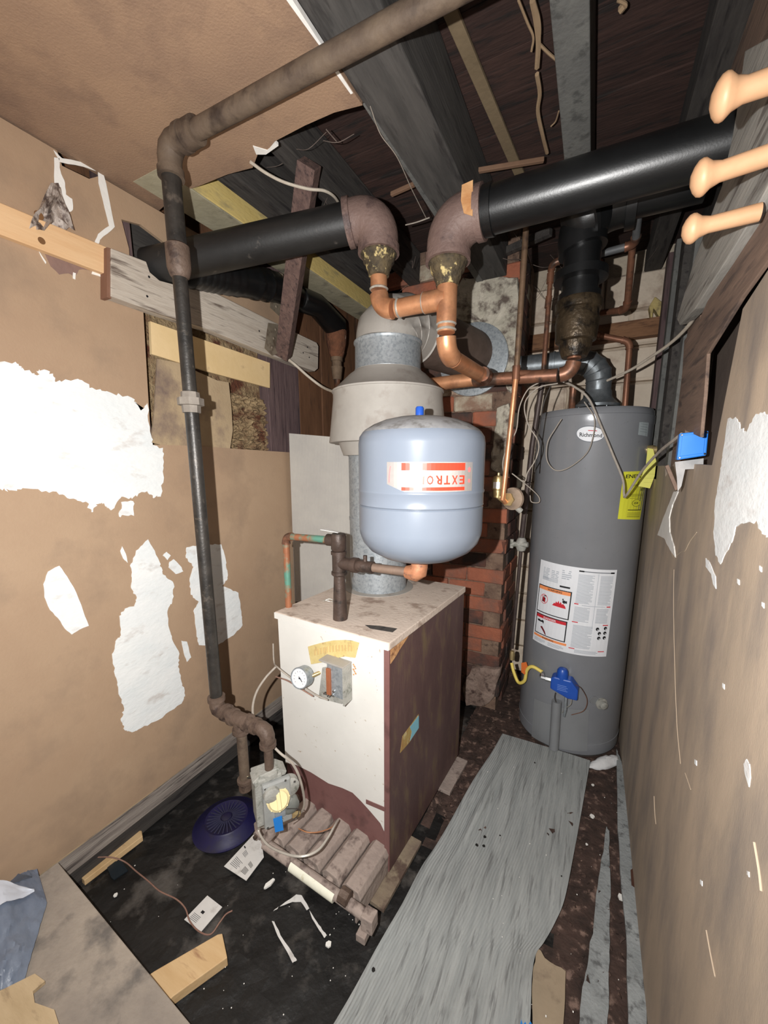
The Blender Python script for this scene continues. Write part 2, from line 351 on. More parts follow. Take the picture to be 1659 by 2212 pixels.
# ================================================================== SETTING
XL, XR = -1.43, .24
def grid_floor():
    nx, ny = 60, 100; x0, x1, y0, y1 = -1.75, .6, -1.2, 2.75; vs, fs, fm = [], [], []
    rg = random.Random(3)
    for j in range(ny + 1):
        for i in range(nx + 1):
            x = x0 + (x1 - x0) * i / nx; y = y0 + (y1 - y0) * j / ny
            vs.append((x, y, rg.uniform(-.006, 0) - .002))
    for j in range(ny):
        for i in range(nx):
            a = j * (nx + 1) + i; fs.append((a, a + 1, a + nx + 2, a + nx + 1))
            x = x0 + (x1 - x0) * (i + .5) / nx; y = y0 + (y1 - y0) * (j + .5) / ny
            dirt = (y > 1.25 + rg.uniform(-.1, .1) and x > -.5) or (x > -.02 + rg.uniform(-.04, .04))
            fm.append(1 if dirt else 0)
    return vs, fs, fm
v_, f_, fm_ = grid_floor()
floor = obj('floor', v_, f_, None, mats=[CONC, DEBR], fm=fm_); tag(floor, kind='structure'); WLOC['floor'] = floor.location.copy()
v_, f_ = boxvf((-1.75, -1.2, -.1), (.6, 2.75, -.02)); obj('slab_base', v_, f_, CONC, floor)

# ---- left wall: drywall sheet with its opening
YZ = [(-1.2, .155), (1.645, .155), (1.645, 1.475), (1.3, 1.482), (1.1, 1.488), (.905, 1.485), (.915, 1.7), (.93, 2.0), (.895, 2.03), (.9, 2.12), (.885, 2.2), (.95, 2.215),
      (1.06, 2.19), (1.07, 2.05), (1.645, 2.05), (1.645, 2.292), (.83, 2.292), (.80, 2.268), (.73, 2.262), (.722, 2.295), (-1.2, 2.298)]
wall_left = prism('wall_left', [(XL, y, z) for y, z in YZ], (-.012, 0, 0), TAN); tag(wall_left, kind='structure')
box('backing_panel', (XL - .12, .6, 1.3), (XL - .11, 2.9, 2.5), BRNB, wall_left, 0)
box('outer_wall', (XL - .2, -1.2, 0), (XL - .13, 2.9, 2.5), DARKW, wall_left, 0)
for a, b, mt, x in ((0.86, .925, PURW, -.02), (1.535, 1.655, PURW, -.022)):
    box('stud', (XL - .105, a, .16), (XL + x, b, 2.5), mt, wall_left)
bys = [1.665, 1.785, 1.99, 2.18, 2.39, 2.62]
for i in range(5):
    box('wall_board', (XL - .06, bys[i], .1), (XL - .03 - (.004 * (i % 2)), bys[i + 1] - .006, 2.46), (PURW, BRNB, BRNB, BRNB, BRNB)[i], wall_left)
box('insulation_batt', (XL - .1, .93, 1.47), (XL - .075, 1.53, 2.04), INSUL, wall_left, 0)
# shaggy insulation and its flap
rg = random.Random(5); pv, pf = [], []
nyy, nzz = 26, 34
y0, y1, z0, z1 = 1.29, 1.535, 1.475, 1.73
for j in range(nzz + 1):
    for i in range(nyy + 1):
        pv.append((XL - .05 + rg.uniform(-.018, .022), y0 + (y1 - y0) * i / nyy, z0 + (z1 - z0) * j / nzz))
for j in range(nzz):
    for i in range(nyy):
        a = j * (nyy + 1) + i; pf.append((a, a + 1, a + nyy + 2, a + nyy + 1))
obj('insulation', pv, pf, INSUL, wall_left)
fp = px_x([(340, 775), (333, 900), (325, 955), (350, 962), (420, 968), (497, 970), (503, 930), (500, 880), (494, 826), (470, 822), (420, 800), (390, 785)], XL - .004)
prism('insulation_facing', fp, (-.006, 0, 0), INSULF, wall_left)
prism('cream_board', px_x([(325, 694), (583, 784), (583, 838), (460, 806), (328, 765)], XL - .002), (-.012, 0, 0), CREAM, wall_left)
# dark opening where the left main enters
box('dark_cavity_board', (XL - .09, .88, 1.98), (XL - .08, 1.1, 2.26), DARKW, wall_left, 0)
# plaster patches
def patch(pl, rgs=1, amp=.004, x=XL + .0012, mt=PLAS, nm='plaster_patch', par=None, th=-.0015, n=6):
    p = jag(px_x(pl, x), n, amp, random.Random(rgs)); p = [V((x, q.y, q.z)) for q in p]
    prism(nm, p, (th, 0, 0), mt, par or wall_left)
patch([(-330, 700), (-120, 745), (0, 782), (36, 784), (48, 795), (82, 812), (85, 798), (115, 806), (120, 825), (168, 818), (200, 838), (240, 848), (290, 862), (304, 886), (318, 870), (327, 945), (332, 962), (352, 968), (354, 1010),
       (348, 1070), (330, 1075), (318, 1060), (300, 1066), (285, 1078), (262, 1072), (240, 1102), (225, 1088), (212, 1088), (198, 1106), (186, 1084), (150, 1078), (115, 1062), (60, 1056), (20, 1060), (0, 1056), (-120, 1050), (-330, 1040)], 1, .005)
patch([(128, 1222), (145, 1245), (165, 1280), (180, 1320), (192, 1352), (172, 1360), (155, 1371), (140, 1358), (125, 1335), (108, 1318), (96, 1290), (94, 1262), (104, 1235)], 2, .001, n=3)
patch([(320, 1165), (345, 1215), (352, 1240), (376, 1262), (372, 1300), (362, 1320), (364, 1352), (372, 1380), (388, 1412), (385, 1440), (394, 1478), (400, 1500), (392, 1520), (340, 1556), (300, 1575), (285, 1582), (270, 1578), (262, 1558),
       (268, 1530), (256, 1492), (248, 1455), (243, 1420), (250, 1385), (262, 1372), (258, 1330), (270, 1315), (290, 1310), (296, 1290), (283, 1270), (284, 1240), (283, 1218), (294, 1190)], 3, .0035)
patch([(404, 1182), (440, 1176), (478, 1176), (486, 1200), (490, 1230), (492, 1250), (480, 1266), (515, 1280), (522, 1330), (523, 1352), (500, 1375), (472, 1392), (430, 1394), (425, 1370), (418, 1320), (430, 1300), (412, 1285), (410, 1250), (418, 1225), (402, 1205)], 4, .003)
patch([(375, 1208), (392, 1225), (396, 1234), (380, 1240), (364, 1226), (366, 1214)], 5, .0015, n=3)
patch([(360, 1192), (369, 1200), (362, 1210), (352, 1200)], 6, .0015, n=3)
patch([(264, 1180), (272, 1196), (276, 1216), (266, 1206), (260, 1190)], 7, .001, n=3)
patch([(392, 1384), (404, 1386), (413, 1420), (404, 1430), (397, 1410)], 8, .0012, n=3)
patch([(262, 1084), (288, 1082), (290, 1114), (264, 1113), (258, 1116)], 9, .004, n=5)
# paper tears
patch([(116, 324), (134, 342), (190, 352), (215, 365), (213, 371), (180, 360), (130, 350)], 10, .001, x=XL + .003, mt=GYP, nm='torn_edge', n=3)
patch([(212, 366), (222, 370), (232, 410), (248, 490), (240, 498), (216, 518), (211, 530), (204, 527), (212, 505), (236, 488), (222, 430), (213, 395)], 11, .001, x=XL + .003, mt=GYP, nm='torn_edge', n=3)
patch([(117, 340), (128, 342), (132, 375), (140, 395), (143, 420), (156, 430), (158, 452), (150, 458), (140, 440), (132, 405), (118, 398)], 12, .002, x=XL + .003, mt=GYP, nm='torn_edge', n=3)
patch([(81, 537), (100, 566), (99, 570), (88, 552)], 13, .0005, x=XL + .002, mt=GYP, nm='torn_edge', n=2)
patch([(158, 588), (164, 590), (163, 604), (158, 602)], 14, .001, x=XL + .002, mt=GYP, nm='torn_edge', n=2)
patch([(200, 586), (226, 595), (224, 600), (198, 592)], 15, .001, x=XL + .002, mt=GYP, nm='torn_edge', n=2)
patch([(96, 545), (200, 585), (170, 582), (162, 600), (148, 590), (128, 593), (110, 575)], 16, .002, x=XL + .001, mt=PAPER, nm='bare_patch', n=3)
# crumpled paper flap hanging from the tear
rg = random.Random(9); vs = []; fs = []; n1, n2 = 9, 7
for j in range(n2 + 1):
    for i in range(n1 + 1):
        t = j / n2; px = 118 + (i / n1 - .5) * (16 + 80 * t) - 6 * t; py = 395 + 95 * t + (i / n1) * 8 * t + rg.uniform(-7, 7) * t
        vs.append(X(px, py, XL + .008 + rg.uniform(0, .035) * t))
for j in range(n2):
    for i in range(n1): a = j * (n1 + 1) + i; fs.append((a, a + 1, a + n1 + 2, a + n1 + 1))
o = obj('torn_paper_flap', vs, fs, M('grey_torn_paper', (150, 134, 122), (200, 190, 182), (96, 82, 76), s=26, s3=40, t3=.55, rough=.6, bump=.6, bs=60), wall_left)
md = o.modifiers.new('solid', 'SOLIDIFY'); md.thickness = .0015

# planks nailed on the left wall
pl = thing('pine_plank', 'pale new pine plank with knots screwed along the left wall', 'plank', (XL + .011, .6, 2.0))
P = px_x([(-330, 302), (0, 437), (160, 504), (232, 534), (237, 545), (238, 580), (233, 590), (224, 590), (0, 506), (-330, 386)], XL + .021)
prism('board', P, (-.02, 0, 0), PINE, pl, bv=.002)
for a, b, r in ((90, 520, 4), (84, 465, 5)):
    c = X(a, b, XL + .0212); lathe('knot', c - V((.0005, 0, 0)), [(0, r * .0022), (.0008, r * .0022)], M('knot', (120, 84, 50), rough=.8), pl, (1, 0, 0), 12)
pl = thing('weathered_plank', 'weathered whitish-grey plank on the left wall behind the gas pipe', 'plank', (XL + .02, 1.4, 2.0))
P = px_x([(240, 536), (316, 565), (324, 588), (345, 606), (375, 614), (400, 612), (412, 607), (450, 625), (560, 680), (650, 724), (684, 740), (688, 748), (687, 796), (680, 802), (640, 788), (580, 765), (450, 712), (340, 676), (240, 640)], XL + .043)
prism('board', P, (-.042, 0, 0), GREYP, pl, bv=.002); prism('end_shim', px_x([(231, 534), (240, 537), (240, 645), (231, 642)], XL + .038), (-.036, 0, 0), M('brown_shim', (120, 86, 68), (138, 100, 80)), pl)
for a, b in ((322, 598), (318, 640), (560, 715), (664, 750), (668, 772), (655, 762)):
    c = X(a, b, XL + .0432); lathe('nail_head', c, [(0, .004), (.001, .0035)], TXTD, pl, (1, 0, 0), 10)

# sill board along the foot of the left wall
bl = box('baseboard_left', (XL - .02, -1.2, .075), (XL - .002, 1.72, .152), GREYW, None, .003); tag(bl, kind='structure')
box('lower_board', (XL - .03, -1.2, .0), (XL - .012, 1.72, .072), DARKW, bl, .003)
box('top_lip', (XL - .02, -1.2, .1525), (XL + .0005, 1.66, .157), INSULF, bl, 0)

# ---- right wall
YZ = [(-1.2, 0), (2.72, 0), (2.72, 1.40), (1.78, 1.41), (1.74, 1.37), (1.60, 1.42), (1.13, 1.415), (1.07, 1.72), (.95, 1.745), (.55, 1.95), (-1.2, 2.3)]
wall_right = prism('wall_right', [(XR, y, z) for y, z in YZ], (.012, 0, 0), TANR); tag(wall_right, kind='structure')
box('outer_wall', (XR + .13, -1.2, 0), (XR + .2, 2.75, 2.5), DARKW, wall_right, 0)
box('dark_back_panel', (XR + .05, 1.05, 1.3), (XR + .06, 1.52, 2.1), M('dark_brown_panel', (92, 78, 70), (104, 90, 80), s=5, rough=.8), wall_right, 0)
def rpatch(pl, seed, amp=.003, mt=PLAS, nm='plaster_patch', off=.0012, n=5):
    p = jag(px_x(pl, XR - off), n, amp, random.Random(seed)); p = [V((XR - off, q.y, q.z)) for q in p]
    prism(nm, p, (off + .0004, 0, 0), mt, wall_right)
rpatch([(1572, 905), (1590, 904), (1598, 925), (1612, 935), (1632, 895), (1650, 890), (1659, 905), (1720, 880), (1760, 900), (1760, 1200), (1690, 1170), (1659, 1160), (1645, 1150), (1632, 1125), (1605, 1130), (1590, 1135), (1584, 1160), (1570, 1190), (1555, 1220), (1545, 1200), (1541, 1150), (1545, 1080), (1556, 1015), (1560, 985)], 21, .004)
rpatch([(1524, 1205), (1532, 1214), (1545, 1245), (1546, 1272), (1540, 1262), (1536, 1240), (1524, 1224)], 22, .001, n=3)
rpatch([(1612, 1640), (1618, 1650), (1620, 1680), (1617, 1700), (1609, 1672), (1606, 1650)], 23, .001, n=3)
rpatch([(1455, 1062), (1464, 1062), (1452, 1090), (1445, 1118), (1446, 1150), (1455, 1180), (1458, 1204), (1447, 1188), (1434, 1162), (1420, 1156), (1432, 1120), (1445, 1088)], 24, .0015, mt=GYP, nm='torn_edge', off=.003)
def rcrack(pl, r=.0008, nm='scratch', mt=None):
    wire(nm, [X(a, b, XR - .0005) for a, b in pl], r, mt or M('pale_scratch', (182, 164, 142), rough=.9), wall_right, seg=5, k=3)
rcrack([(1447, 1180), (1455, 1206), (1462, 1200), (1472, 1192), (1480, 1190), (1490, 1170), (1505, 1150)], .0009)
rcrack([(1456, 1230), (1455, 1300), (1457, 1420), (1462, 1560), (1470, 1650)], .0008)
rcrack([(1413, 1720), (1415, 1760), (1417, 1780)], .0014); rcrack([(1480, 1670), (1487, 1690), (1492, 1705)], .001)
rcrack([(1526, 2010), (1535, 2060), (1545, 2110)], .0014); rcrack([(1630, 1820), (1640, 1880), (1645, 1925)], .002)
for k, (a, b) in enumerate(((1613, 1880), (1560, 1475), (1645, 1300), (1592, 1250), (1640, 1222), (1500, 1640), (1512, 1900))):
    rpatch([(a, b), (a + 4, b + 3), (a + 4, b + 14), (a, b + 9)], 30 + k, .0006, n=2)
# studs in the open part
for (y0, y1, x0, x1, z0, z1, mt) in ((2.44, 2.52, XR + .001, XR + .1, 1.35, 2.4, PURW), (2.2, 2.26, XR + .001, XR + .1, 1.42, 2.35, GREYJ), (1.96, 2.05, XR + .0, XR + .1, 1.35, 2.3, DARKW),
                                     (1.80, 1.86, XR + .01, XR + .1, 1.3, 2.2, GREYJ), (1.52, 1.70, XR + .005, XR + .03, 1.3, 1.98, BRNW)):
    box('stud', (x0, y0, z0), (x1, y1, z1), mt, wall_right, .003)
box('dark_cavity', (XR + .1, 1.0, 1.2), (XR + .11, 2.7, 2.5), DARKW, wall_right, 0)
def rboard(nm, pl, x, th, mt): prism(nm, px_x(pl, x), (th, 0, 0), mt, wall_right, bv=.002)
rboard('sloping_board', [(1700, 60), (1609, 110), (1590, 250), (1560, 400), (1500, 560), (1462, 690), (1468, 702), (1500, 668), (1560, 575), (1612, 490), (1659, 400), (1760, 250)], XR - .03, .03, STRG)
rboard('sloping_brace', [(1760, 310), (1640, 430), (1606, 480), (1510, 690), (1478, 735), (1470, 860), (1480, 930), (1512, 945), (1521, 850), (1527, 765), (1600, 645), (1659, 562), (1760, 430)], XR - .012, .008, BRNW)
rboard('sloping_board', [(1560, 0), (1640, -60), (1700, 20), (1659, 60), (1600, 160), (1583, 220), (1566, 200)], XR - .01, .03, BRNW)

# ---- rear wall behind the heater, of pale blocks
wall_back = box('wall_back', (-1.6, 2.66, 0), (.45, 2.75, 2.6), STONEM, None, 0); tag(wall_back, kind='structure')
rg = random.Random(11)
def rockmesh(sx, sy, sz, seed, k=.08):
    r_ = random.Random(seed); vs, fs = boxvf((-sx / 2, -sy / 2, -sz / 2), (sx / 2, sy / 2, sz / 2))
    bm = bmesh.new(); bv_ = [bm.verts.new(v) for v in vs]
    for f in fs: bm.faces.new([bv_[i] for i in f])
    bmesh.ops.recalc_face_normals(bm, faces=bm.faces)
    bmesh.ops.bevel(bm, geom=bm.edges[:], offset=min(sx, sz) * .07, segments=1, affect='EDGES')
    for v in bm.verts: v.co += V((r_.uniform(-1, 1) * sx, r_.uniform(-1, 1) * sy * .6, r_.uniform(-1, 1) * sz)) * k * .5
    me = bpy.data.meshes.new('piece'); bm.to_mesh(me); bm.free(); return me
def put(nm, me, loc, par, rotz=0, roty=0):
    o = bpy.data.objects.new(nm, me); COL.objects.link(o); o.parent = par; o.location = V(loc) - WLOC[par.name]; o.rotation_euler = (0, roty, rotz); return o
bm_ = [rockmesh(.285, .06, .175, s, .05) for s in range(4)]
for me in bm_: me.materials.append(STONE)
for j in range(13):
    z = .1 + j * .185
    if 2.03 < z < 2.14: z += .0
    for i in range(4):
        put('block', bm_[rg.randrange(4)], (-.45 + i * .29 + (.14 if j % 2 else 0), 2.645, z), wall_back)
bar('sill_timber', (-.7, 2.60, 2.105), (.42, 2.60, 2.115), .09, .085, M('brown_sill_timber', (124, 88, 62), (150, 110, 80), (100, 70, 52), s=5, s3=8, t3=.6, rough=.9, bump=.4, axis='x', st=6), wall_back)
vs = [Y(a, b, 2.56) for a, b in ((1415, 640), (1430, 652), (1440, 668), (1428, 690), (1412, 665), (1408, 700), (1402, 662))]
prism('foam_lump', vs, (0, .05, 0), FOAM, wall_back, .004)
# ---- brick chimney
CHX0, CHX1, CHY = -1.0, -.384, 2.12
ch = thing('brick_chimney', 'red brick chimney with crumbling pale render at its top, behind the boiler', 'chimney', ((CHX0 + CHX1) / 2, CHY + .25, 0))
box('core', (CHX0 + .01, CHY + .006, 0), (CHX1 - .006, 2.61, 2.51), MORT, ch, 0)
rg = random.Random(2)
bms = {}
for nm, mt in (('r', BRICK), ('d', BRICKD), ('w', BRICKW)):
    bms[nm] = []
    for s in range(3):
        me = rockmesh(.205, .05, .076, 40 + s, .04); me.materials.append(mt); bms[nm].append(me)
hm = {}
for nm, mt in (('r', BRICK), ('d', BRICKD), ('w', BRICKW)):
    me = rockmesh(.098, .05, .076, 50, .04); me.materials.append(mt); hm[nm] = me
def tone(z):
    if z < .35: return rg.choice('ddd')
    if z < 1.22: return rg.choice('rrrrrrrrrd')
    if z < 1.6: return rg.choice('ddwr')
    return rg.choice('dwdr')
row = 0; z = .042
while z < 2.46:
    off = 0 if row % 2 else -.105; x = CHX0 + .1 + off
    while x < CHX1 + .02:
        t = tone(z)
        if x - .1 < CHX0 - .02: pass
        if x + .1 <= CHX1 + .005: put('brick', rg.choice(bms[t]), (x, CHY + .02 + rg.uniform(-.004, .004), z), ch, rg.uniform(-.02, .02), rg.uniform(-.015, .015))
        elif x - .05 < CHX1 - .06: put('brick', hm[t], (CHX1 - .05, CHY + .02 + rg.uniform(-.006, .006), z), ch)
        x += .21
    y = CHY + .1 + (.0 if row % 2 else .1)
    while y < 2.5:
        put('brick', rg.choice(bms[tone(z) if rg.random() < .3 else 'd']), (CHX1 - .02 + rg.uniform(-.006, .006), y, z), ch, math.pi / 2)  # side face takes mostly the dark brick
        y += .21
    z += .0845; row += 1
def blob(nm, pl, y, th, mt, par, seed=1, sub=5):
    p = jag([Y(a, b, y) for a, b in pl], 4, .006, random.Random(seed)); p = [V((q.x, y, q.z)) for q in p]
    c = sum(p, V()) / len(p); r_ = random.Random(seed); vs = []; n = len(p); rings = (1, .97, .8, .55, .3)
    for k, s_ in enumerate(rings):
        for q in p: vs.append(c + (q - c) * s_ + V((0, 0 if k == 0 else -th * (1 if k > 1 else .75) + r_.uniform(-.006, .006), 0)))
    vs.append(c - V((0, th, 0))); fs = []
    for k in range(len(rings) - 1):
        for i in range(n): i2 = (i + 1) % n; fs.append((k * n + i, k * n + i2, (k + 1) * n + i2, (k + 1) * n + i))
    o = (len(rings) - 1) * n
    for i in range(n): fs.append((o + i, o + (i + 1) % n, len(vs) - 1))
    return obj(nm, vs, fs, mt, par, True)
blob('render_patch', [(1000, 600), (1060, 598), (1120, 600), (1122, 690), (1118, 760), (1112, 830), (1105, 850), (1085, 820), (1080, 740), (1040, 700), (1012, 700), (985, 690), (975, 640)], CHY - .004, .018, REND, ch, 3)
blob('render_patch', [(1075, 880), (1100, 870), (1105, 930), (1098, 1000), (1085, 1030), (1060, 1010), (1066, 950)], CHY - .004, .012, REND, ch, 4)
blob('render_patch', [(1020, 1440), (1085, 1440), (1070, 1500), (1050, 1520), (1010, 1520), (1000, 1480)], CHY - .004, .03, M('pale_rubble', (120, 100, 90), (150, 130, 118), (80, 62, 56), s=18, s3=24, t3=.58, rough=1, bump=1), ch, 5)
# rubble heaped at its foot (uncountable crumbs)
rg = random.Random(21); parts = []
for _ in range(700):
    x = rg.uniform(-.5, -.2); y = rg.uniform(1.3, 2.1)
    if rg.random() < .25: x = rg.uniform(-.05, .22); y = rg.uniform(.8, 1.9)
    if x < -.3 - (y - 1.3) * 0 and y < 1.75 and x < -.49: continue
    s_ = rg.uniform(.003, .014); ps = [V((x, y, s_ * .4)) + V((rg.uniform(-1, 1), rg.uniform(-1, 1), rg.uniform(-.3, 1))) * s_ for _k in range(4)]
    parts.append((ps, [(0, 1, 2), (0, 1, 3), (1, 2, 3), (0, 2, 3)]))
vs, fs = join(parts); tag(obj('rubble_crumbs', vs, fs, DEBR), 'reddish brown crumbs of rubble strewn on the floor by the chimney', 'rubble', kind='stuff')

# ---- ceiling: drywall part, joists, floor boards above
CE = [(XL - .012, -1.2), (-.59, -1.2), (-.592, -.2), (-.588, .4), (-.592, .75), (-.585, 1.0), (-.66, .985), (-.75, .982), (-.86, .985), (-.90, 1.0), (-.925, .97), (-.94, 1.0), (-.99, 1.03), (-1.08, 1.015), (-1.2, 1.01), (-1.29, 1.0), (XL - .012, 1.03)]
ceiling = prism('ceiling', [(x, y, 2.30) for x, y in CE], (0, 0, .012), TANC); tag(ceiling, kind='structure')
rg = random.Random(6); strip = [(-.588, y, 2.2985) for y in [i * .06 - 1.2 for i in range(37)]] ; back = [(-.588 - rg.uniform(.003, .012), p[1], 2.2985) for p in strip]
prism('broken_edge', strip + back[::-1], (.0, 0, .012), GYP, ceiling)
prism('broken_edge', [(-.9, .998, 2.2985), (-.925, .968, 2.2985), (-.94, .995, 2.2985), (-.915, 1.008, 2.2985), (-.86, 1.0, 2.2985), (-.86, .99, 2.2985)], (0, 0, .008), GYP, ceiling)
y = -1.2; rg = random.Random(8)
while y < 2.74:
    wd_ = rg.uniform(.12, .15); box('floor_board', (-1.6, y, 2.52 + rg.uniform(0, .004)), (.45, y + wd_ - .004, 2.545), SUBF, ceiling, .001); y += wd_
box('joist', (-1.375, .9, 2.305), (-1.24, 2.66, 2.515), YEL, ceiling, .004)
box('joist', (-1.374, .9, 2.2995), (-1.241, 2.655, 2.3045), YELG, ceiling, .001)  # greyer underside of the yellow joist
box('joist', (-1.17, 1.0, 2.33), (-1.10, 2.66, 2.515), DARKW, ceiling, .004)
box('joist', (-.96, 1.02, 2.36), (-.90, 2.66, 2.515), DARKW, ceiling, .004)
box('beam', (-.583, -1.2, 2.302), (-.44, 2.1, 2.515), M('dusty_dark_beam', (62, 60, 58), (82, 79, 76), (48, 45, 44), s=4, s3=6, t3=.6, rough=.9, bump=.2, bs=18, axis='y', st=8), ceiling, .004)
prism('grey_strip', [(-.5835, 1.0, 2.30), (-.5835, 2.1, 2.30), (-.552, 2.1, 2.30), (-.578, 1.0, 2.30)], (0, 0, .004), GREYJ, ceiling)
box('joist', (-.158, -1.2, 2.362), (-.083, 2.66, 2.515), GREYJ, ceiling, .003)
box('joist', (.16, -1.2, 2.40), (.235, 2.66, 2.515), DARKW, ceiling, .003)
bar('lath', (-.405, 1.06, 2.508), (-.325, 1.9, 2.508), .035, .012, M('tan_lath', (116, 100, 76), (136, 118, 92), s=6, rough=.9, bump=.2), ceiling)
bar('lath', Z(965, 380, 2.43), Z(1175, 345, 2.44), .014, .014, M('brown_stick', (120, 92, 72), (140, 108, 86), rough=.9), ceiling)
bar('lath', Z(845, 420, 2.45), Z(895, 398, 2.45), .014, .014, M('brown_stick', (120, 92, 72)), ceiling)
bar('cross_brace', Z(1010, 580, 2.40), Z(1190, 500, 2.40), .03, .03, DARKW, ceiling)
for pts, r in (([(1150, 0), (1158, 40), (1163, 90), (1160, 145)], .007), ([(1153, 0), (1166, 60), (1158, 140)], .004), ([(1120, 0), (1140, 50), (1152, 80), (1148, 110)], .003), ([(1165, 95), (1185, 115), (1207, 134)], .0035),
               ([(1160, 160), (1166, 200), (1162, 240), (1172, 290), (1182, 330)], .006), ([(1190, 273), (1200, 262), (1207, 240)], .002), ([(1350, 10), (1340, 22)], .008), ([(1335, 0), (1352, 10), (1345, 22)], .004)):
    wire('hanging_fibre', [Z(a, b, 2.47) for a, b in pts], r, M('frayed_fibre', (150, 124, 96), (170, 144, 114), rough=1), ceiling, 6)
# lean-to post with toothed plates
ps = thing('truss_post', 'brown timber post leaning from the joists to the weathered plank, toothed plates beside it', 'wooden post', X(605, 770, -1.385))
bar('timber', X(612, 768, -1.36), Z(668, 352, 2.357), .05, .062, M('post_timber', (88, 68, 64), (116, 92, 84), (66, 52, 50), s=4, s3=6, t3=.6, rough=.85, bump=.3, bs=16, axis='z'), ps, upv=(1, 0, 0))
for pl_ in ([(602, 588), (612, 592), (606, 684), (584, 664), (588, 605)], [(580, 697), (612, 703), (604, 762), (588, 768), (572, 752)]):
    q = px_x(pl_, -1.362); prism('toothed_plate', q, (-.003, 0, 0), PLATE, ps)
for a, b in ((603, 618), (600, 640), (597, 662), (596, 712), (592, 731), (588, 750)):
    lathe('rivet', X(a, b, -1.3615), [(0, .0075), (.002, .006), (.003, .002)], PLATE, ps, (1, 0, 0), 12)

# cobwebs
rg = random.Random(14)
for nm, (xa, xb, ya, yb), zz, cnt, lab in (('cobweb', (850, 1190, 520, 650), 2.35, 44, 'tangled brown cobwebs hanging by the chimney top'), ('cobweb', (590, 760, 300, 430), 2.38, 12, 'thin cobwebs under the broken drywall edge'),
                                            ('cobweb', (1200, 1420, 480, 640), 2.33, 9, 'cobweb threads strung over the rear pipes')):
    parts = []
    for _ in range(cnt):
        a = (rg.uniform(xa, xb), rg.uniform(ya, yb)); b = (a[0] + rg.uniform(-70, 70), a[1] + rg.uniform(-50, 60)); mdp = ((a[0] + b[0]) / 2 + rg.uniform(-12, 12), (a[1] + b[1]) / 2 + rg.uniform(5, 25))
        dz = rg.uniform(-.06, .08); pts = catmull([Z(*a, zz + dz), Z(*mdp, zz + dz - .02), Z(*b, zz + dz)], 5)
        parts.append(sweepvf(pts, rg.uniform(.0006, .0016), 4))
    vs, fs = join(parts); tag(obj(nm, vs, fs, WEB), lab, 'cobweb', kind='stuff')

# ================================================================== WATER HEATER
HX, HY, HR, HT = -.014, 2.168, .246, 1.655
wh = thing('water_heater', 'tall grey gas water heater in the far right corner, white warning label on its front', 'water heater', (HX, HY, 0))
lathe('jacket', (HX, HY, .012), [(0, HR - .004), (.004, HR), (.055, HR), (.056, HR + .0015), (.06, HR + .0015), (.061, HR), (1.575, HR), (1.58, HR + .002), (1.612, HR + .002), (1.614, HR - .001), (1.632, HR - .002), (1.642, HR - .01)], HEAT, wh, seg=72)
lathe('top_cap', (HX, HY, 1.622), [(0, HR - .003), (.018, HR - .004), (.026, HR - .012), (.028, .02)], HEATD, wh, seg=72)
lathe('base_ring', (HX, HY, 0), [(0, HR - .01), (.014, HR - .01)], DARKW, wh, seg=48)
def cyl(u, z, h=0): a = u / HR; return V((HX + (HR + h) * math.sin(a), HY - (HR + h) * math.cos(a), z))
def cylpx(px, py):
    d = ray(px, py); ox, oy = -HX, -HY; a = d.x ** 2 + d.y ** 2; b = 2 * (d.x * ox + d.y * oy); c = ox * ox + oy * oy - HR * HR
    t = (-b - math.sqrt(max(b * b - 4 * a * c, 0))) / (2 * a); p = EYE + d * t
    return math.atan2(p.x - HX, HY - p.y) * HR, p.z
def plane(tl, tr, bl, br, h=.0006):
    (a0, z0), (a1, z1), (a2, z2), (a3, z3) = [cylpx(*q) for q in (tl, tr, bl, br)]
    def fn(s, t, hh=0):                                                 # s 0..1 left to right, t 0..1 upwards
        u = (a2 + (a3 - a2) * s) * (1 - t) + (a0 + (a1 - a0) * s) * t; z = (z2 + (z3 - z2) * s) * (1 - t) + (z0 + (z1 - z0) * s) * t
        return cyl(u, z, h + hh)
    return fn
# big white warning label
P = Print(plane((1169, 1208), (1333, 1231), (1151, 1380), (1309, 1418))); h1, h2, h3 = .0004, .0007, .001
P.rect(0, 0, 1, 1, WHT, 0, 20)
def lines(s0, s1, t0, t1, n, mat=TXT, seed=1):
    r_ = random.Random(seed)
    for k in range(n):
        t = t1 - (t1 - t0) * (k + .5) / n; e = s1 - r_.uniform(0, .25) * (s1 - s0) * (r_.random() < .4)
        P.rect(s0, t - (t1 - t0) / n * .25, e, t + (t1 - t0) / n * .25, mat, h1)
lines(.07, .17, .78, .93, 9, TXT, 2); lines(.2, .30, .82, .92, 5, TXT, 3); lines(.34, .46, .84, .95, 5, TXT, 4); lines(.07, .3, .78, .82, 3, TXT, 5)
P.rect(.33, .745, .46, .765, TXTD, h1); P.text('0 1 3 9 2 0 1 8 7', .33, .70, .22, .018, M('g2', (120, 124, 130)), h1)
def frame(s0, s1, t0, t1):
    P.rect(s0, t0, s1, t1, TXTD, h1, 8); P.rect(s0 + .014, t0 + .011, s1 - .014, t1 - .011, WHT, h2, 8)
frame(.02, .49, .385, .715); P.rect(.034, .664, .476, .704, ORNG, h3, 8); P.text('\u26a0 WARNING' if False else 'WARNING', .27, .684, .2, .022, TXTD, h3 + .0003)
P.disc(.13, .555, .06, .057, REDP, h3); P.disc(.13, .555, .053, .05, WHT, h3 + .0002); P.rect(.105, .52, .155, .575, DKRED, h3 + .0004); P.rect(.128, .575, .135, .60, TXTD, h3 + .0004); P.rect(.135, .59, .165, .6, TXTD, h3 + .0004)
P.poly([(.10, .59), (.108, .598), (.16, .52), (.152, .512)], REDP, h3 + .0006)
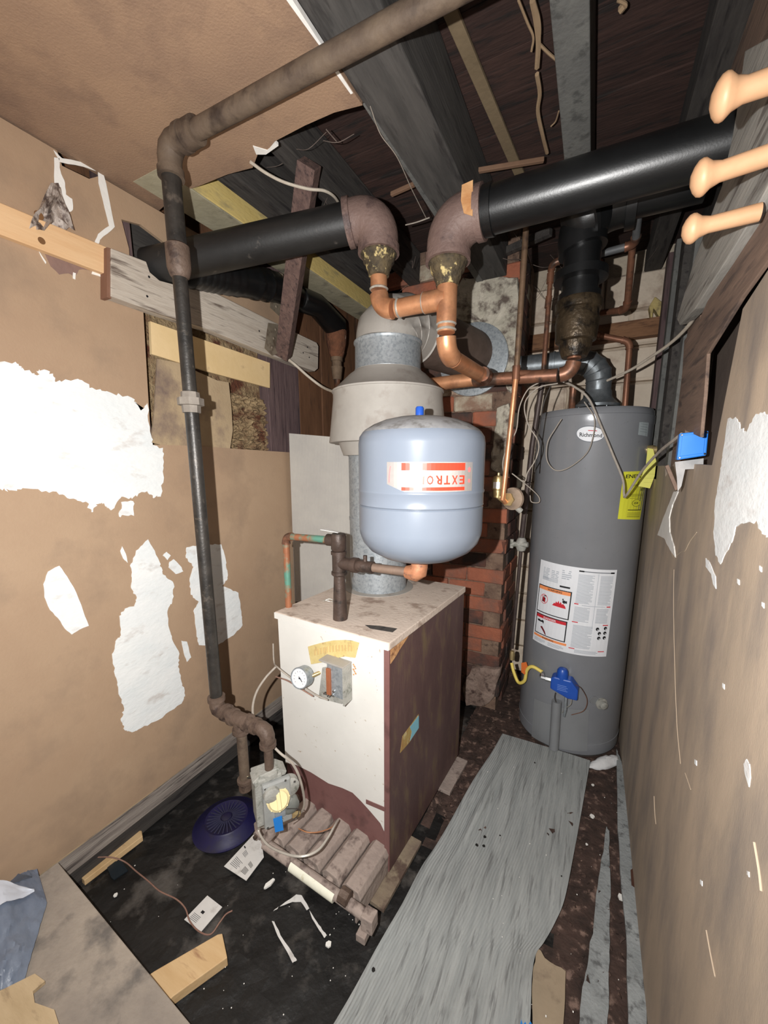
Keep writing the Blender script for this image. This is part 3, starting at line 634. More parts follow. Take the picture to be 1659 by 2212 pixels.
P.poly([(.26, .515), (.44, .508), (.43, .535), (.40, .56), (.385, .55), (.37, .578), (.355, .553), (.34, .585), (.325, .555), (.31, .572), (.30, .545), (.285, .548)], REDP, h3)
P.disc(.41, .585, .022, .018, TXTD, h3 + .0002); P.rect(.385, .6, .40, .62, TXTD, h3); P.rect(.43, .57, .445, .60, TXTD, h3)
lines(.06, .46, .40, .50, 8, TXT, 6)
frame(.03, .48, .115, .365); P.rect(.044, .318, .466, .354, REDP, h3, 8); P.text('DANGER', .25, .336, .18, .022, WHT, h3 + .0003)
P.poly([(.06, .29), (.10, .295), (.12, .285), (.15, .30), (.17, .285), (.165, .25), (.15, .27), (.11, .268), (.07, .27)], TXTD, h3)
P.poly([(.12, .21), (.15, .222), (.20, .175), (.225, .13), (.205, .135), (.17, .17)], DKRED, h3); lines(.26, .44, .14, .30, 9, TXT, 7)
P.rect(.02, .075, .5, .103, ORNG, h1, 8); P.text('WARNING', .25, .089, .17, .018, TXTD, h2)
lines(.04, .22, .02, .06, 4, TXT, 8); lines(.26, .47, .015, .06, 4, TXT, 9)
P.rect(.54, .955, .6, .972, TXTD, h1); P.rect(.92, .955, .97, .972, TXTD, h1); P.rect(.60, .958, .92, .968, M('g2', (120, 124, 130)), h1, 5)
lines(.54, .73, .60, .93, 26, TXT, 10); lines(.80, .96, .60, .93, 26, TXT, 11); P.rect(.77, .3, .775, .95, TXT, h1)
P.rect(.53, .585, .58, .597, REDP, h1); P.rect(.92, .575, .97, .587, REDP, h1); P.rect(.62, .578, .9, .584, TXT, h1, 4)
lines(.54, .72, .39, .56, 13, TXT, 12); lines(.80, .95, .39, .56, 13, TXT, 13)
P.rect(.53, .375, .60, .386, REDP, h1); P.rect(.90, .365, .97, .376, REDP, h1); lines(.55, .78, .08, .35, 20, TXT, 14); lines(.60, .94, .02, .06, 3, TXT, 15)
P.rect(.53, .062, .6, .072, REDP, h1); P.rect(.88, .055, .96, .065, REDP, h1)
for k, (a, b) in enumerate(((.84, .325), (.94, .335), (.87, .275), (.94, .28), (.87, .22), (.94, .225))): P.disc(a, b, .021, .02, TXTD, h2); P.disc(a + .006, b - .008, .008, .006, WHT, h3)
lb = P.build('warning_label', wh); tag(lb, 'white instruction label with orange and red warning boxes')
# yellow guide label
P = Print(plane((1347, 1019), (1399, 1016), (1334, 1121), (1382, 1122)))
P.rect(0, 0, 1, 1, YLAB, 0, 8); P.text('ENERGY', .44, .90, .72, .075, TXTD, h1); P.text('$277', .84, .62, .26, .05, TXTD, h1)
P.disc(.62, .345, .2, .075, TXTD, h1); P.disc(.62, .345, .185, .068, YLAB, h2); P.text('254', .58, .345, .2, .045, TXTD, h3)
for t in (.72, .70, .52, .50, .48, .44, .13, .10, .07, .05): P.rect(.3, t, .92, t + .008, M('olive_print', (120, 118, 30)), h1, 4)
P.rect(.3, .19, .92, .205, TXTD, h1, 4); lb = P.build('guide_label', wh); tag(lb, 'yellow energy guide label')
# oval maker's badge, silver sticker, lower seams
P = Print(plane((1246, 920), (1306, 923), (1246, 953), (1304, 955)))
P.disc(.5, .5, .53, .56, M('g2', (120, 124, 130)), 0, 36); P.disc(.5, .5, .5, .5, WHT, h1, 36); P.text('Richmond', .52, .44, .82, .27, TXTD, h2)
P.rect(.42, .70, .74, .75, REDP, h2, 3); lb = P.build('maker_badge', wh); tag(lb, 'white oval badge')
P = Print(plane((1382, 903), (1402, 906), (1378, 939), (1398, 943)))
P.rect(0, 0, 1, 1, M('silver_sticker', (168, 176, 178), rough=.4), 0, 3)
for t in (.2, .35, .5, .65, .8): P.rect(.15, t, .85, t + .04, M('g3', (140, 148, 150)), h1)
P.build('rating_sticker', wh)
P = Print(plane((1155, 1508), (1272, 1530), (1149, 1590), (1268, 1622)))
P.rect(0, 0, .42, 1, HEATD, .0015, 8); P.rect(.52, .0, 1, .98, HEATD, .0015, 8); P.build('access_cover', wh)
# burner vent pipe, gas control
c0 = cylpx(1205, 1510); c1 = cylpx(1209, 1615)
tube('intake_pipe', [cyl(c0[0], c0[1], .02), cyl(c0[0] + .004, .03, .02)], .0225, HEATD, wh, 20)
gu, gz = cylpx(1221, 1474); gn = cyl(gu, 0, 1) - cyl(gu, 0, 0); gn.normalize(); gs = V((-gn.y, gn.x, 0)) * 1
if gs.x < 0: gs = -gs
gp = cyl(gu, gz, 0)
def gl(a, b, d): return gp + gs * a + V((0, 0, b)) + gn * d
cb = [(-.058, .035), (-.045, .045), (.03, .045), (.062, .005), (.062, -.045), (.02, -.048), (-.058, -.02)]
gc = prism('gas_control', [gl(a, b, .06) for a, b in cb], -gn * .055, BLUEV, wh, .006); tag(gc, 'blue plastic gas control')
lathe('dial', gl(-.012, .055, .035), [(-.03, .026), (.0, .026), (.02, .024), (.03, .018), (.034, .004)], BLUEV, gc, (0, 0, 1), 24)
o = Print(lambda s, t, h=0: gl(-.03 + .06 * s, -.02 + .04 * t, .0605 + h))
for k in range(4): o.rect(.05, .15 + .2 * k, .8 - .1 * (k % 2), .22 + .2 * k, M('pale_blue_print', (110, 140, 210)), 0)
o.build('print', gc)
tube('burner_tube', [gl(.012, -.045, .04), gl(.014, -.12, .04), gl(.01, -.165, .022)], [.007, .007, .005], GALV, wh, 10)
wire('pilot_wire', [gl(-.035, -.045, .04), gl(-.035, -.08, .035), gl(-.01, -.14, .02)], .0025, DARKW, wh); wire('pilot_wire', [gl(.035, -.045, .04), gl(.035, -.075, .05), gl(.01, -.12, .03), gl(.0, -.15, .02)], .002, SOLD, wh)
wire('thermostat_wire', [gl(.05, .03, .05), gl(.075, .01, .04), gl(.10, -.05, .02), gl(.09, -.11, .015), gl(.04, -.15, .015)], .0016, COPD, wh)
lathe('gas_inlet_nut', gl(-.055, .01, .03), [(0, .012), (.03, .012), (.031, .008), (.05, .008)], CHROME, wh, -gs, 6)
dp = cyl(*cylpx(1298, 1519)); dn = V((dp.x - HX, dp.y - HY, 0)).normalized()
lathe('drain_valve', dp - dn * .005, [(0, .028), (.012, .028), (.014, .018), (.03, .018), (.034, .012)], VALV, wh, dn, 20)
lathe('drain_ring', cyl(*cylpx(1282, 1512)), [(0, .02), (.004, .02)], HEATD, wh, dn, 20)
# relief valve on the right with its tag
rp = cyl(*cylpx(1400, 972)); rn = V((rp.x - HX, rp.y - HY, 0)).normalized()
tp = thing('relief_valve', 'brass relief valve on the upper right of the water heater, paper tag hanging from it', 'valve', rp)
lathe('body', rp - rn * .01, [(0, .02), (.03, .02), (.032, .016), (.06, .016)], BRASS, tp, rn, 12)
lathe('cap', rp + rn * .045 - V((0, 0, .012)), [(0, .013), (.028, .013), (.036, .005)], GALV, tp, (0, 0, 1), 16)
tg = [Y(a, b, rp.y - .05) for a, b in ((1399, 968), (1411, 970), (1421, 1010), (1404, 1055), (1378, 1050), (1395, 1005))]
prism('paper_tag', tg, (0, .0012, 0), YTAG, tp)
for k in range(4):
    a = Y(1390 + 2 * k, 1042 - 9 * k, rp.y - .0512); bar('print_line', a, a + V((.035, 0, .0)), .002, .0004, M('olive_print', (120, 118, 30)), tp, bv=0)
# draft hood and flue of the heater
fl = thing('heater_flue', 'small dull metal flue elbow rising from the water heater top towards the chimney', 'flue', (HX, HY, HT))
hx, hy = Y(1291, 850, 2.168).x, 2.168
lathe('draft_hood', (hx, hy, HT + .022), [(0, .095), (.012, .098), (.014, .092), (.045, .062), (.075, .058)], ALU, fl, seg=32)
for k in range(4):
    a = k * math.pi / 2 + .5; bar('hood_leg', (hx + .085 * math.cos(a), hy + .085 * math.sin(a), HT - .005), (hx + .085 * math.cos(a), hy + .085 * math.sin(a), HT + .03), .012, .003, ALU, fl, bv=0)
a_ = Y(1285, 790, 2.168); zc = Y(1175, 788, 2.168).z - .062
pts = [V((hx, hy, HT + .09))] ; 
R_ = .115; cxx = hx - R_
arc = [V((cxx + R_ * math.cos(t * math.pi / 10), hy, zc - .03 + R_ * math.sin(t * math.pi / 10) * .8)) for t in range(0, 6)]
q = [V((hx, hy, HT + .085)), V((hx, hy, HT + .14))]
path, rr = [], []
segs = q + arc[1:]
for i in range(len(segs) - 1):
    a, b = segs[i], segs[i + 1]; path += [a, a.lerp(b, .08), a.lerp(b, .92)]; rr += [.058, .054, .054]
path.append(segs[-1]); rr.append(.058); tube('elbow', path, rr, ALU, fl, 28)
e = segs[-1]; tube('flue_pipe', [e + V((.01, 0, 0)), V((-.2, hy, e.z)), V((-.201, hy, e.z)), V((-.21, hy, e.z)), V((-.211, hy, e.z)), V((-.385, hy, e.z))], [.052, .052, .056, .056, .052, .052], ALU, fl, 28)

# ================================================================== BOILER (turned a little in the room)
P0 = V((-.515, 1.012, 0)); BA = .076; ex = V((math.cos(BA), -math.sin(BA), 0)); ey = V((math.sin(BA), math.cos(BA), 0))
BW, BD, BH = .487, .64, .872
def B(x, y, z): return P0 - ex * (BW - x) + ey * y + V((0, 0, z))       # x from the left edge, y depth, z up
def bpx(px, py, y=0.):                                                   # sight line on the front face
    d = ray(px, py); o = P0 + ey * y; t = (o - EYE).dot(ey) / d.dot(ey); p = EYE + d * t - P0; return p.dot(ex) + BW, p.z
def bsx(px, py):
    d = ray(px, py); t = (P0 - EYE).dot(ex) / d.dot(ex); p = EYE + d * t - P0; return p.dot(ey), p.z
bo = thing('boiler', 'old gas boiler with a rust-spotted cream front and maroon side, standing in the room centre', 'boiler', B(BW / 2, BD / 2, 0))
def bbox(nm, x0, y0, z0, x1, y1, z1, mt, par=bo, bv=.002):
    vs = [B(x, y, z) for x in (x0, x1) for y in (y0, y1) for z in (z0, z1)]
    o = obj(nm, vs, [(0, 1, 3, 2), (4, 6, 7, 5), (0, 4, 5, 1), (2, 3, 7, 6), (0, 2, 6, 4), (1, 5, 7, 3)], mt, par)
    if bv: bevel(o, bv)
    return o
bbox('base_plate', -.005, -.11, 0, BW + .045, .16, .016, M('stained_concrete_pad', (120, 104, 90), (150, 136, 112), (92, 74, 64), s=8, s3=14, t3=.58, rough=.95, bump=.4))
bbox('base_plate', .01, .42, 0, BW + .05, BD + .0, .016, BURN); bbox('firebox', .03, .05, .14, BW - .03, BD - .03, .84, DARKW)
bbox('side_panel', 0, .003, .03, .006, BD, BH - .012, MAROOND)
sp = prism('side_panel', [B(BW - .004, *q) for q in ((.0, .02), (.0, BH - .012), (BD, BH - .012), (BD, .03), (.16, .0165))], ex * .006, MAROOND, bo, .001)
bbox('back_panel', .006, BD - .006, .03, BW - .006, BD, BH - .012, MAROOND)
bbox('corner_trim', BW - .018, -.006, .02, BW + .002, .006, BH - .014, MAROON)
fp = [bpx(a, b, -.004) for a, b in ((604, 1640), (640, 1652), (672, 1668), (710, 1692), (740, 1702), (762, 1712), (780, 1730), (800, 1752), (822, 1778), (838, 1800))]
fp = [(.002, fp[0][1])] + [(max(.01, a), b) for a, b in fp[1:-1]] + [(BW - .018, fp[-1][1])]
prism('front_panel', [B(a, -.006, z) for a, z in fp + [(BW - .018, BH - .026), (.002, BH - .026)]], ey * .006, ENAM, bo, .0015)
sk = [bpx(a, b, .004) for a, b in ((640, 1725), (700, 1765), (760, 1800), (838, 1840))]
prism('skirt_panel', [B(a, .001, z) for a, z in [(.004, sk[0][1] + .012), (max(.02, sk[0][0]), sk[0][1])] + sk[1:-1] + [(BW - .02, sk[-1][1]), (BW - .02, .30), (.004, .30)]], ey * .003, MAROON, bo)
ld_ = bbox('lid', -.006, -.012, BH - .022, BW + .006, BD + .006, BH + .004, TOPD, bo, .003)
bbox('lid_lip', -.007, -.0135, BH - .021, BW + .004, -.0125, BH + .002, ENAM, ld_, 0)
prism('rust_patch', [B(BW + .0035, y, z) for y, z in ((.0, BH - .016), (.13, BH - .016), (.10, BH - .03), (.06, BH - .045), (.03, BH - .06), (.0, BH - .07))], ex * .001, RUSTO, bo)
prism('soot_patch', [Z(a, b, BH + .0045) for a, b in ((788, 1350), (820, 1352), (858, 1358), (848, 1366), (800, 1358))], (0, 0, .0006), DARKW, ld_)
lathe('flue_collar', V((-.812, 1.487, BH + .002)), [(0, .155), (.004, .155), (.005, .145)], DUST, bo, seg=40)
# nameplate
npx = [bpx(a, b, -.01) for a, b in ((665, 1397), (690, 1390), (718, 1384), (745, 1383), (776, 1386), (771, 1405), (767, 1421), (745, 1418), (722, 1423), (700, 1430), (672, 1435))]
npl = prism('nameplate', [B(a, -.011, z) for a, z in npx], ey * .005, BRASSY, bo, .001); tag(npl, 'yellowed metal nameplate with worn raised letters')
for k in range(13):
    a = 678 + k * 6.6; b = 1404 - 10 * math.sin((k + 1) / 15 * 2.2) * 1.1; q = [bpx(a + i, b + j, -.012) for i, j in ((0, 1), (3.2, 0), (3.6, 13), (.6, 14))]
    prism('raised_letter_stroke', [B(x, -.0122, z) for x, z in q], ey * .0015, M('worn_letter', (186, 158, 104), (200, 172, 116)), npl)
# gauge
gx, gzz = bpx(660, 1458, -.03); gcn = B(gx, -.045, gzz); gax = (EYE - gcn); gax = (gax.normalized() + ey * -1.2 + V((-.45, 0, -.1))).normalized()
ga = lathe('gauge', gcn - gax * .018, [(0, .033), (.002, .037), (.030, .037), (.036, .038), (.038, .037), (.038, .034), (.034, .0335)], GALV, bo, gax, 32); tag(ga, 'round white-faced pressure gauge')
lathe('dial_face', gcn - gax * .018, [(.0345, .0335), (.0352, .0335)], GFACE, ga, gax, 32)
sx = gax.cross(V((0, 0, 1))).normalized(); sy = sx.cross(gax); fo = gcn + gax * .0176
o = Print(lambda a, b, h=0: fo - sx * a * -1 + sy * b + gax * h)
for k in range(11):
    t = math.radians(225 - 27 * k); c, s_ = math.cos(t), math.sin(t); o.poly([(c * .025 - s_ * .0006, s_ * .025 + c * .0006), (c * .021 - s_ * .0006, s_ * .021 + c * .0006), (c * .021 + s_ * .0006, s_ * .021 - c * .0006), (c * .025 + s_ * .0006, s_ * .025 - c * .0006)], TXTD)
o.poly([(-.014, -.009), (-.012, -.011), (.004, .004), (.002, .006)], TXTD, .0004); o.disc(0, 0, .003, .003, TXTD, .0006); o.poly([(.006, -.004), (-.004, .004), (-.012, -.003)], TXT, .0002)
o.build('dial_print', ga)
tube('gauge_stem', [B(gx + .045, -.002, gzz + .01), B(gx + .03, -.03, gzz + .005), gcn - gax * .015], .007, BRASS, bo, 10)
# limit switch with its cover off
c = [bpx(a, b, -.002) for a, b in ((700, 1440), (757, 1432), (757, 1500), (742, 1518), (692, 1505))]
sw = thing_ = prism('switch_plate', [B(a, -.012, z) for a, z in c], ey * .005, VALV, bo, .001)
x0, z0 = bpx(716, 1500, -.03); x1, z1 = bpx(748, 1440, -.03)
bbox('switch_body', x0, -.05, z0 + .012, x1, -.012, z1 + .006, GALV, sw, .002); bbox('switch_top', x0 - .03, -.055, z1 + .004, x1 + .006, -.008, z1 + .010, DUST, sw, .001)
bbox('side_flange', x1 + .002, -.055, z0 - .006, x1 + .006, -.01, z1 + .004, VALV, sw, .0005)
bbox('contact', x0 + .002, -.058, z0 + .016, x0 + .018, -.048, z1 - .012, M('brown_bakelite', (140, 84, 56), (156, 96, 66), rough=.5), sw, .001)
for i, (dx, dz) in enumerate(((-.01, .0), (.006, -.004), (.024, .004), (.03, .02))):
    lathe('terminal', B(x0 + dx, -.05, z0 + .014 + dz), [(0, .0045), (.006, .0045), (.007, .003)], CHROME, sw, -ey, 10)
for k in range(7): lathe('rust_spot', B(x1 + .012 + .004 * (k % 3), -.0065, z1 - .006 * k), [(0, .003 + .001 * (k % 2)), (.002, .002)], RUSTO, bo, -ey, 8)
x0, z0 = bpx(790, 1728, -.01); x1, z1 = bpx(831, 1752, -.01)
prism('label_strip', [B(*q) for q in ((x0, -.009, z0), (x1, -.009, z1 + .012), (x1, -.009, z1 - .004), (x0, -.009, z0 - .016))], ey * .002, MAROON, bo)
q = [bsx(a, b) for a, b in ((868, 1590), (903, 1542), (903, 1572), (884, 1602), (863, 1626))]
st_ = prism('side_sticker', [B(BW + .0022, y, z) for y, z in q], ex * .0006, M('stained_sticker', (176, 160, 96), (160, 110, 66), (206, 196, 150), s=20, s3=26, t3=.6, rough=.7), bo); tag(st_, 'torn pale-blue and yellow sticker')
q = [bsx(a, b) for a, b in ((884, 1570), (903, 1545), (903, 1572), (884, 1600), (888, 1580))]
prism('blue_area', [B(BW + .0029, y, z) for y, z in q], ex * .0004, REDGRN, st_)
# burners and manifold
for k in range(6):
    x = .035 + k * .083; zb = .085
    bt_ = prism('burner_tube', [B(x + dx, -.172, zb + dz) for dx, dz in ((-.032, -.03), (.032, -.03), (.038, .005), (.028, .026), (-.018, .032), (-.036, .014))], ey * .5, BURN, bo, .003)
    for v in bt_.data.vertices:
        pass
    tube('burner_throat', [B(x, -.19, zb - .004), B(x, -.16, zb)], [.016, .02], BURN, bo, 10)
    lathe('orifice', B(x, -.20, zb - .004), [(0, .008), (.014, .006)], IRONB, bo, ey, 8)
bar('burner_rail', B(BW - .006, -.19, .05), B(BW - .006, .2, .05), .008, .06, BURN, bo)
M0, M1 = Y(572, 1822, .80), Y(800, 1985, .80); dm = (M1 - M0)
tube('manifold', [M0, M0 + dm * 1.0], .0165, BURN, bo, 16)
a, b = Y(630, 1868, .797), Y(724, 1936, .797); t_ = tube('manifold_sleeve', [a, b], .0185, M('white_pipe_paint', (228, 226, 206), (236, 234, 216), (200, 190, 160), s=20, s3=30, t3=.66, rough=.6), bo, 16); tag(t_, 'white painted stretch of the burner manifold')
box('manifold_foot', M1 - V((.022, .02, .03)), M1 + V((.016, .018, .02)), BURN, bo, .003); box('foot_plate', M1 - V((.03, .034, .055)), M1 + V((.0, .0, -.03)), BURN, bo, .002)
lathe('manifold_plug', Y(735, 1930, .80), [(0, .022), (.03, .022), (.034, .014)], IRONB, bo, dm.normalized(), 8)
# flue of the boiler
fb = thing('boiler_flue', 'galvanised flue with a wide dusty draft hood rising from the boiler to the chimney', 'flue', (-.812, 1.487, BH))
fx, fy = -.812, 1.487
tube('flue_pipe', [(fx, fy, BH + .001), (fx, fy, 1.56)], .124, GALV, fb, 48)
for zz in (1.18,): tube('pipe_seam', [(fx, fy, zz), (fx, fy, zz + .012)], .1262, GALV, fb, 48)
dh_x = Y(838, 900, fy).x
lathe('hood_liner', (dh_x, fy, 1.45), [(0, .185), (.07, .21), (.071, .14)], DUST, fb, seg=56)
lathe('draft_hood', (dh_x, fy, 1.50), [(0, .240), (.002, .242), (.012, .240), (.17, .222), (.195, .222), (.196, .226), (.202, .226), (.203, .220), (.262, .158), (.276, .138), (.282, .134)], DUST, fb, seg=64)
zc = 1.778
lathe('flue_collar', (dh_x, fy, zc), [(0, .134), (.004, .135), (.01, .132), (.098, .131), (.104, .136), (.11, .136), (.112, .130)], GALV, fb, seg=48)
end = Y(1010, 775, CHY - .02); c0 = V((dh_x, fy, zc + .10))
aim = V((end.x, end.y, 1.96)); d1 = (aim - V((dh_x, fy, 1.96))).normalized()
bend = [c0, V((dh_x, fy, zc + .135)) + d1 * .004, V((dh_x, fy, 1.945)) + d1 * .04, V((dh_x, fy, 1.965)) + d1 * .10, V((dh_x, fy, 1.968)) + d1 * .17]
path, rr = [], []
for i in range(len(bend) - 1):
    a, b = bend[i], bend[i + 1]; path += [a, a.lerp(b, .06), a.lerp(b, .94)]; rr += [.131, .128, .128]
path.append(bend[-1]); rr.append(.134); tube('elbow', path, rr, DUST, fb, 48)
end2 = V((end.x + .02, CHY - .0, end.z + .02)); tube('crosswise_pipe', [bend[-1] - d1 * .02, bend[-1] + d1 * .1, end2 + V((0, .02, 0))], .120, M('brown_shaded_flue', (96, 80, 70), (120, 102, 92), s=8, rough=.7, metal=.2), fb, 40)  # shade on the cross pipe is put into its darker brown colour
th = lathe('wall_thimble', end2 + V((.01, -.035, -.03)), [(0, .16), (.002, .176), (.012, .178), (.016, .164), (.05, .16)], GALV, fb, (0, 1, 0), 44)

# ================================================================== EXPANSION TANK
TX, TY = -.452, 1.093
et = thing('expansion_tank', 'pale blue-grey steel expansion tank with an upside-down silver and red label, above the boiler', 'expansion tank', (TX, TY, 1.12))
TRd = .184
prof = [(0, .03), (.004, .08), (.014, .115), (.035, .152), (.06, .173), (.085, .182), (.10, TRd), (.168, TRd), (.171, TRd - .003), (.175, TRd + .0015), (.179, TRd + .0005), (.208, TRd), (.211, TRd + .002), (.216, TRd + .002), (.219, TRd), (.345, TRd), (.365, .181), (.378, .172)]
lathe('shell', (TX, TY, 1.128), prof, TANKM, et, seg=80)
lathe('dome', (TX, TY, 1.128), [(.3775, .1725), (.385, .165), (.40, .14), (.412, .11), (.42, .075), (.425, .03)], TANKD, et, seg=64)
lathe('air_cap', (TX + .0, TY - .015, 1.548), [(0, .012), (.026, .012), (.03, .009)], BLUEV, et, seg=16)
lathe('valve_nipple', (TX, TY, 1.10), [(0, .02), (.032, .022)], COPD, et, seg=20)
def tk(u, z, h=0): a = u / TRd; return V((TX + (TRd + h) * math.sin(a), TY - (TRd + h) * math.cos(a), z))
def tkpx(px, py):
    d = ray(px, py); ox, oy = -TX, -TY; a = d.x ** 2 + d.y ** 2; b = 2 * (d.x * ox + d.y * oy); c = ox * ox + oy * oy - TRd * TRd
    t = (-b - math.sqrt(max(b * b - 4 * a * c, 0))) / (2 * a); p = EYE + d * t; return math.atan2(p.x - TX, TY - p.y) * TRd, p.z
(u0, z1), (u1, zz) = tkpx(836, 998), tkpx(1021, 994); zb = tkpx(930, 1063)[1]
P = Print(lambda s, t, h=0: tk(u0 + (u1 - u0) * s, zb + (z1 - zb) * t, .0006 + h))
for k in range(24):
    s0, s1 = k / 24, (k + 1) / 24; P.poly([(s0, .25 * max(0, 1 - s0 / .2)), (s1, .25 * max(0, 1 - s1 / .2)), (s1, 1), (s0, 1)], FOIL)
for k in range(16):
    a, b = .17 + .71 * k / 16, .17 + .71 * (k + 1) / 16; P.poly([(a, .72), (b, .72), (b, .97), (a, .97)], REDO, h1); P.poly([(a, .04), (b, .04), (b, .16), (a, .16)], REDO, h1)
for k, chh in enumerate('EXTROL'): P.text(chh, .84 - k * .092, .40, .07, .3, REDO, h1, -1)
P.poly([(.93, .66), (.96, .66), (.965, .78), (.945, .84), (.92, .78)], PINKP, h1); P.poly([(.93, .3), (.965, .3), (.96, .42), (.93, .42)], PINKP, h1)
for k in range(8):
    a0, a1 = .9 + k * .1, .98 + k * .1; P.poly([(.02 + .03 * (1 - math.sin(a0 * 1.6)), .3 + .07 * k), (.035 + .03 * (1 - math.sin(a0 * 1.6)), .3 + .07 * k), (.035 + .03 * (1 - math.sin(a1 * 1.6)), .37 + .07 * k), (.02 + .03 * (1 - math.sin(a1 * 1.6)), .37 + .07 * k)], PINKP, h1)
lb = P.build('label', et); tag(lb, 'silver foil label with red bars, upside down')
# tank connection: riser, tee, arm, copper drop
RX, RY = -.752, 1.093
tr = thing('tank_riser', 'brown iron riser on the boiler lid, its tee carrying the tank and copper pipe', 'pipe', (RX, RY, BH))
tube('riser_pipe', [(RX, RY, BH + .002), (RX, RY, 1.04)], [.026, .019], IRONR, tr, 20)
tube('tee', [(RX, RY, 1.035), (RX, RY, 1.04), (RX, RY, 1.05), (RX, RY, 1.051), (RX, RY, 1.11), (RX, RY, 1.111), (RX, RY, 1.122), (RX, RY, 1.123)], [.022, .027, .027, .0235, .0235, .027, .027, .02], IRONR, tr, 20)
arm = [V((RX, RY, 1.08)), V((RX + .055, RY, 1.08)), V((RX + .056, RY, 1.08)), V((RX + .075, RY, 1.08)), V((RX + .076, RY, 1.08))]
tube('tee_branch', arm, [.022, .022, .026, .026, .017], IRONR, tr, 20)
tube('isolating_valve', [(RX + .075, RY, 1.08), (RX + .10, RY, 1.08), (RX + .11, RY, 1.08), (RX + .135, RY, 1.08), (RX + .136, RY, 1.08)], [.019, .022, .019, .021, .014], IRONR, tr, 12)
tube('valve_stem', [(RX + .105, RY, 1.095), (RX + .105, RY, 1.118)], .007, IRONR, tr, 8)
tube('arm_pipe', [(RX + .13, RY, 1.08), (TX - .02, TY, 1.082)], .0145, M('dusty_arm_pipe', (140, 118, 102), (120, 100, 88), s=14, rough=.6, metal=.3), tr, 16)
tube('elbow', [(TX - .045, TY, 1.081), (TX - .03, TY, 1.081), (TX - .014, TY, 1.082), (TX - .003, TY, 1.09), (TX, TY, 1.104), (TX, TY, 1.125)], [.02, .024, .028, .029, .026, .026], M('worn_copper_elbow', (176, 118, 86), (196, 138, 104), (130, 96, 80), s=30, s3=40, t3=.6, rough=.55, metal=.4, bump=.2), tr, 20)
lathe('reducer_elbow', (RX, RY, 1.123), [(0, .021), (.006, .026), (.052, .026), (.06, .022)], IRONR, tr, seg=20)
zc = 1.158
tube('side_socket', [(RX - .015, RY, zc), (RX - .045, RY, zc), (RX - .0455, RY, zc)], [.021, .021, .017], IRONR, tr, 20)
run(tr, [(RX - .04, RY, zc), (-.985, RY, zc - .004), (-1.01, RY + .02, .45)], .0125, COPG, COPD, bend=2.0, pipe='copper_pipe', elb='copper_elbow', seg=16)
prism('white_scrap', [V((RX - .06, RY - .02, 1.194)), V((RX + .015, RY - .025, 1.19)), V((RX + .01, RY - .005, 1.19)), V((RX - .045, RY + .0, 1.194))], (0, 0, .002), WHTP, tr)
tube('wire_coil', catmull([B(.10 + .02 * math.cos(k), .17 + .015 * math.sin(k * 1.1), BH + .008 + .003 * (k % 3)) for k in range(12)], 5), .0015, SOLD, bo, 6)

# ================================================================== HEATING MAINS
PYB = 1.26
def zB(px, py): return Y(px, py, PYB)
mn = thing('heating_main', 'black main pipes joined by purple-brown iron elbows to a bright copper bridge above the tank', 'pipe', (-.45, PYB, 1.75))
eA, eB = zB(806, 470), zB(972, 462)                                     # elbow corners
bw = lambda a, b, d: a + (b - a).normalized() * d
A1 = V((XL - .02, .98, 2.10)); B1 = V((.33, PYB + .0, zB(1560, 290).z))
zm = (eA.z + eB.z) / 2
eA = V((zB(818, 540).x, PYB, eA.z - .003)); eB = V((zB(968, 540).x, PYB, B1.z - .02))
def bigelbow(c, d_in, d_out, R, rc, nm):
    a = c + d_in * R; b = c + d_out * R; q, rr = [], []
    q += [a + d_in * .022, a + d_in * .0215, a + d_in * .002, a + d_in * .001]; rr += [rc * .96, rc * 1.13, rc * 1.13, rc * 1.04]
    for k in range(0, 13):
        t = k / 12; q.append(a * (1 - t) ** 2 + c * 2 * t * (1 - t) + b * t * t); rr.append(rc * (1.03 + .08 * math.sin(t * math.pi)))
    q += [b + d_out * .001, b + d_out * .002, b + d_out * .024, b + d_out * .0245]; rr += [rc * 1.03, rc * 1.1, rc * 1.1, rc * .9]
    return tube(nm, q, rr, PURI, mn, 36)
dA = (A1 - eA).normalized(); dB = V((1, 0, 0)) ; dn_ = V((0, 0, -1)); R = .085; rc = .062
B1 = V((.2385, PYB, eB.z))
bigelbow(eA, dA, dn_, R, rc, 'iron_elbow'); bigelbow(eB, dB, dn_, R, rc, 'iron_elbow')
tube('black_pipe', [eA + dA * (R + .01), A1], .058, BLKD, mn, 36); tube('black_pipe', [eB + dB * (R + .01), B1], .059, BLK, mn, 36)
lathe('pipe_collar', eB + dB * (R + .018), [(0, .062), (.03, .064), (.031, .0595)], BLK, mn, (1, 0, 0), 36)
prism('bare_rust_patch', [V((p.x, PYB - .0655, p.z)) for p in [zB(a, b) for a, b in ((1012, 430), (1035, 420), (1034, 494), (1016, 488), (1010, 462))]], (0, -.001, 0), RUSTO, mn)
for e_ in (eA, eB):
    z0 = e_.z - R - .024
    lathe('reducing_bushing', (e_.x, PYB, z0), [(.004, .058), (-.004, .06), (-.012, .053), (-.026, .051), (-.034, .043), (-.046, .041), (-.05, .037), (-.066, .034), (-.068, .028)], CRUST, mn, seg=20)
rC = .0275
zt_ = zB(900, 658).z; xa, xb = eA.x, eB.x; zbot = zB(968, 765).z
def solder(p, d, r): tube('solder_ring', [p - d * .004, p, p + d * .004], [r * 1.02, r * 1.16, r * 1.02], SOLD, mn, 24)
z0 = eA.z - R - .085
run(mn, [(xa, PYB, z0), (xa, PYB, zt_), (xb - .06, PYB, zt_)], rC, COP, COP, bend=2.4, fit=1.13, pipe='copper_pipe', elb='copper_elbow', seg=28, col=False)
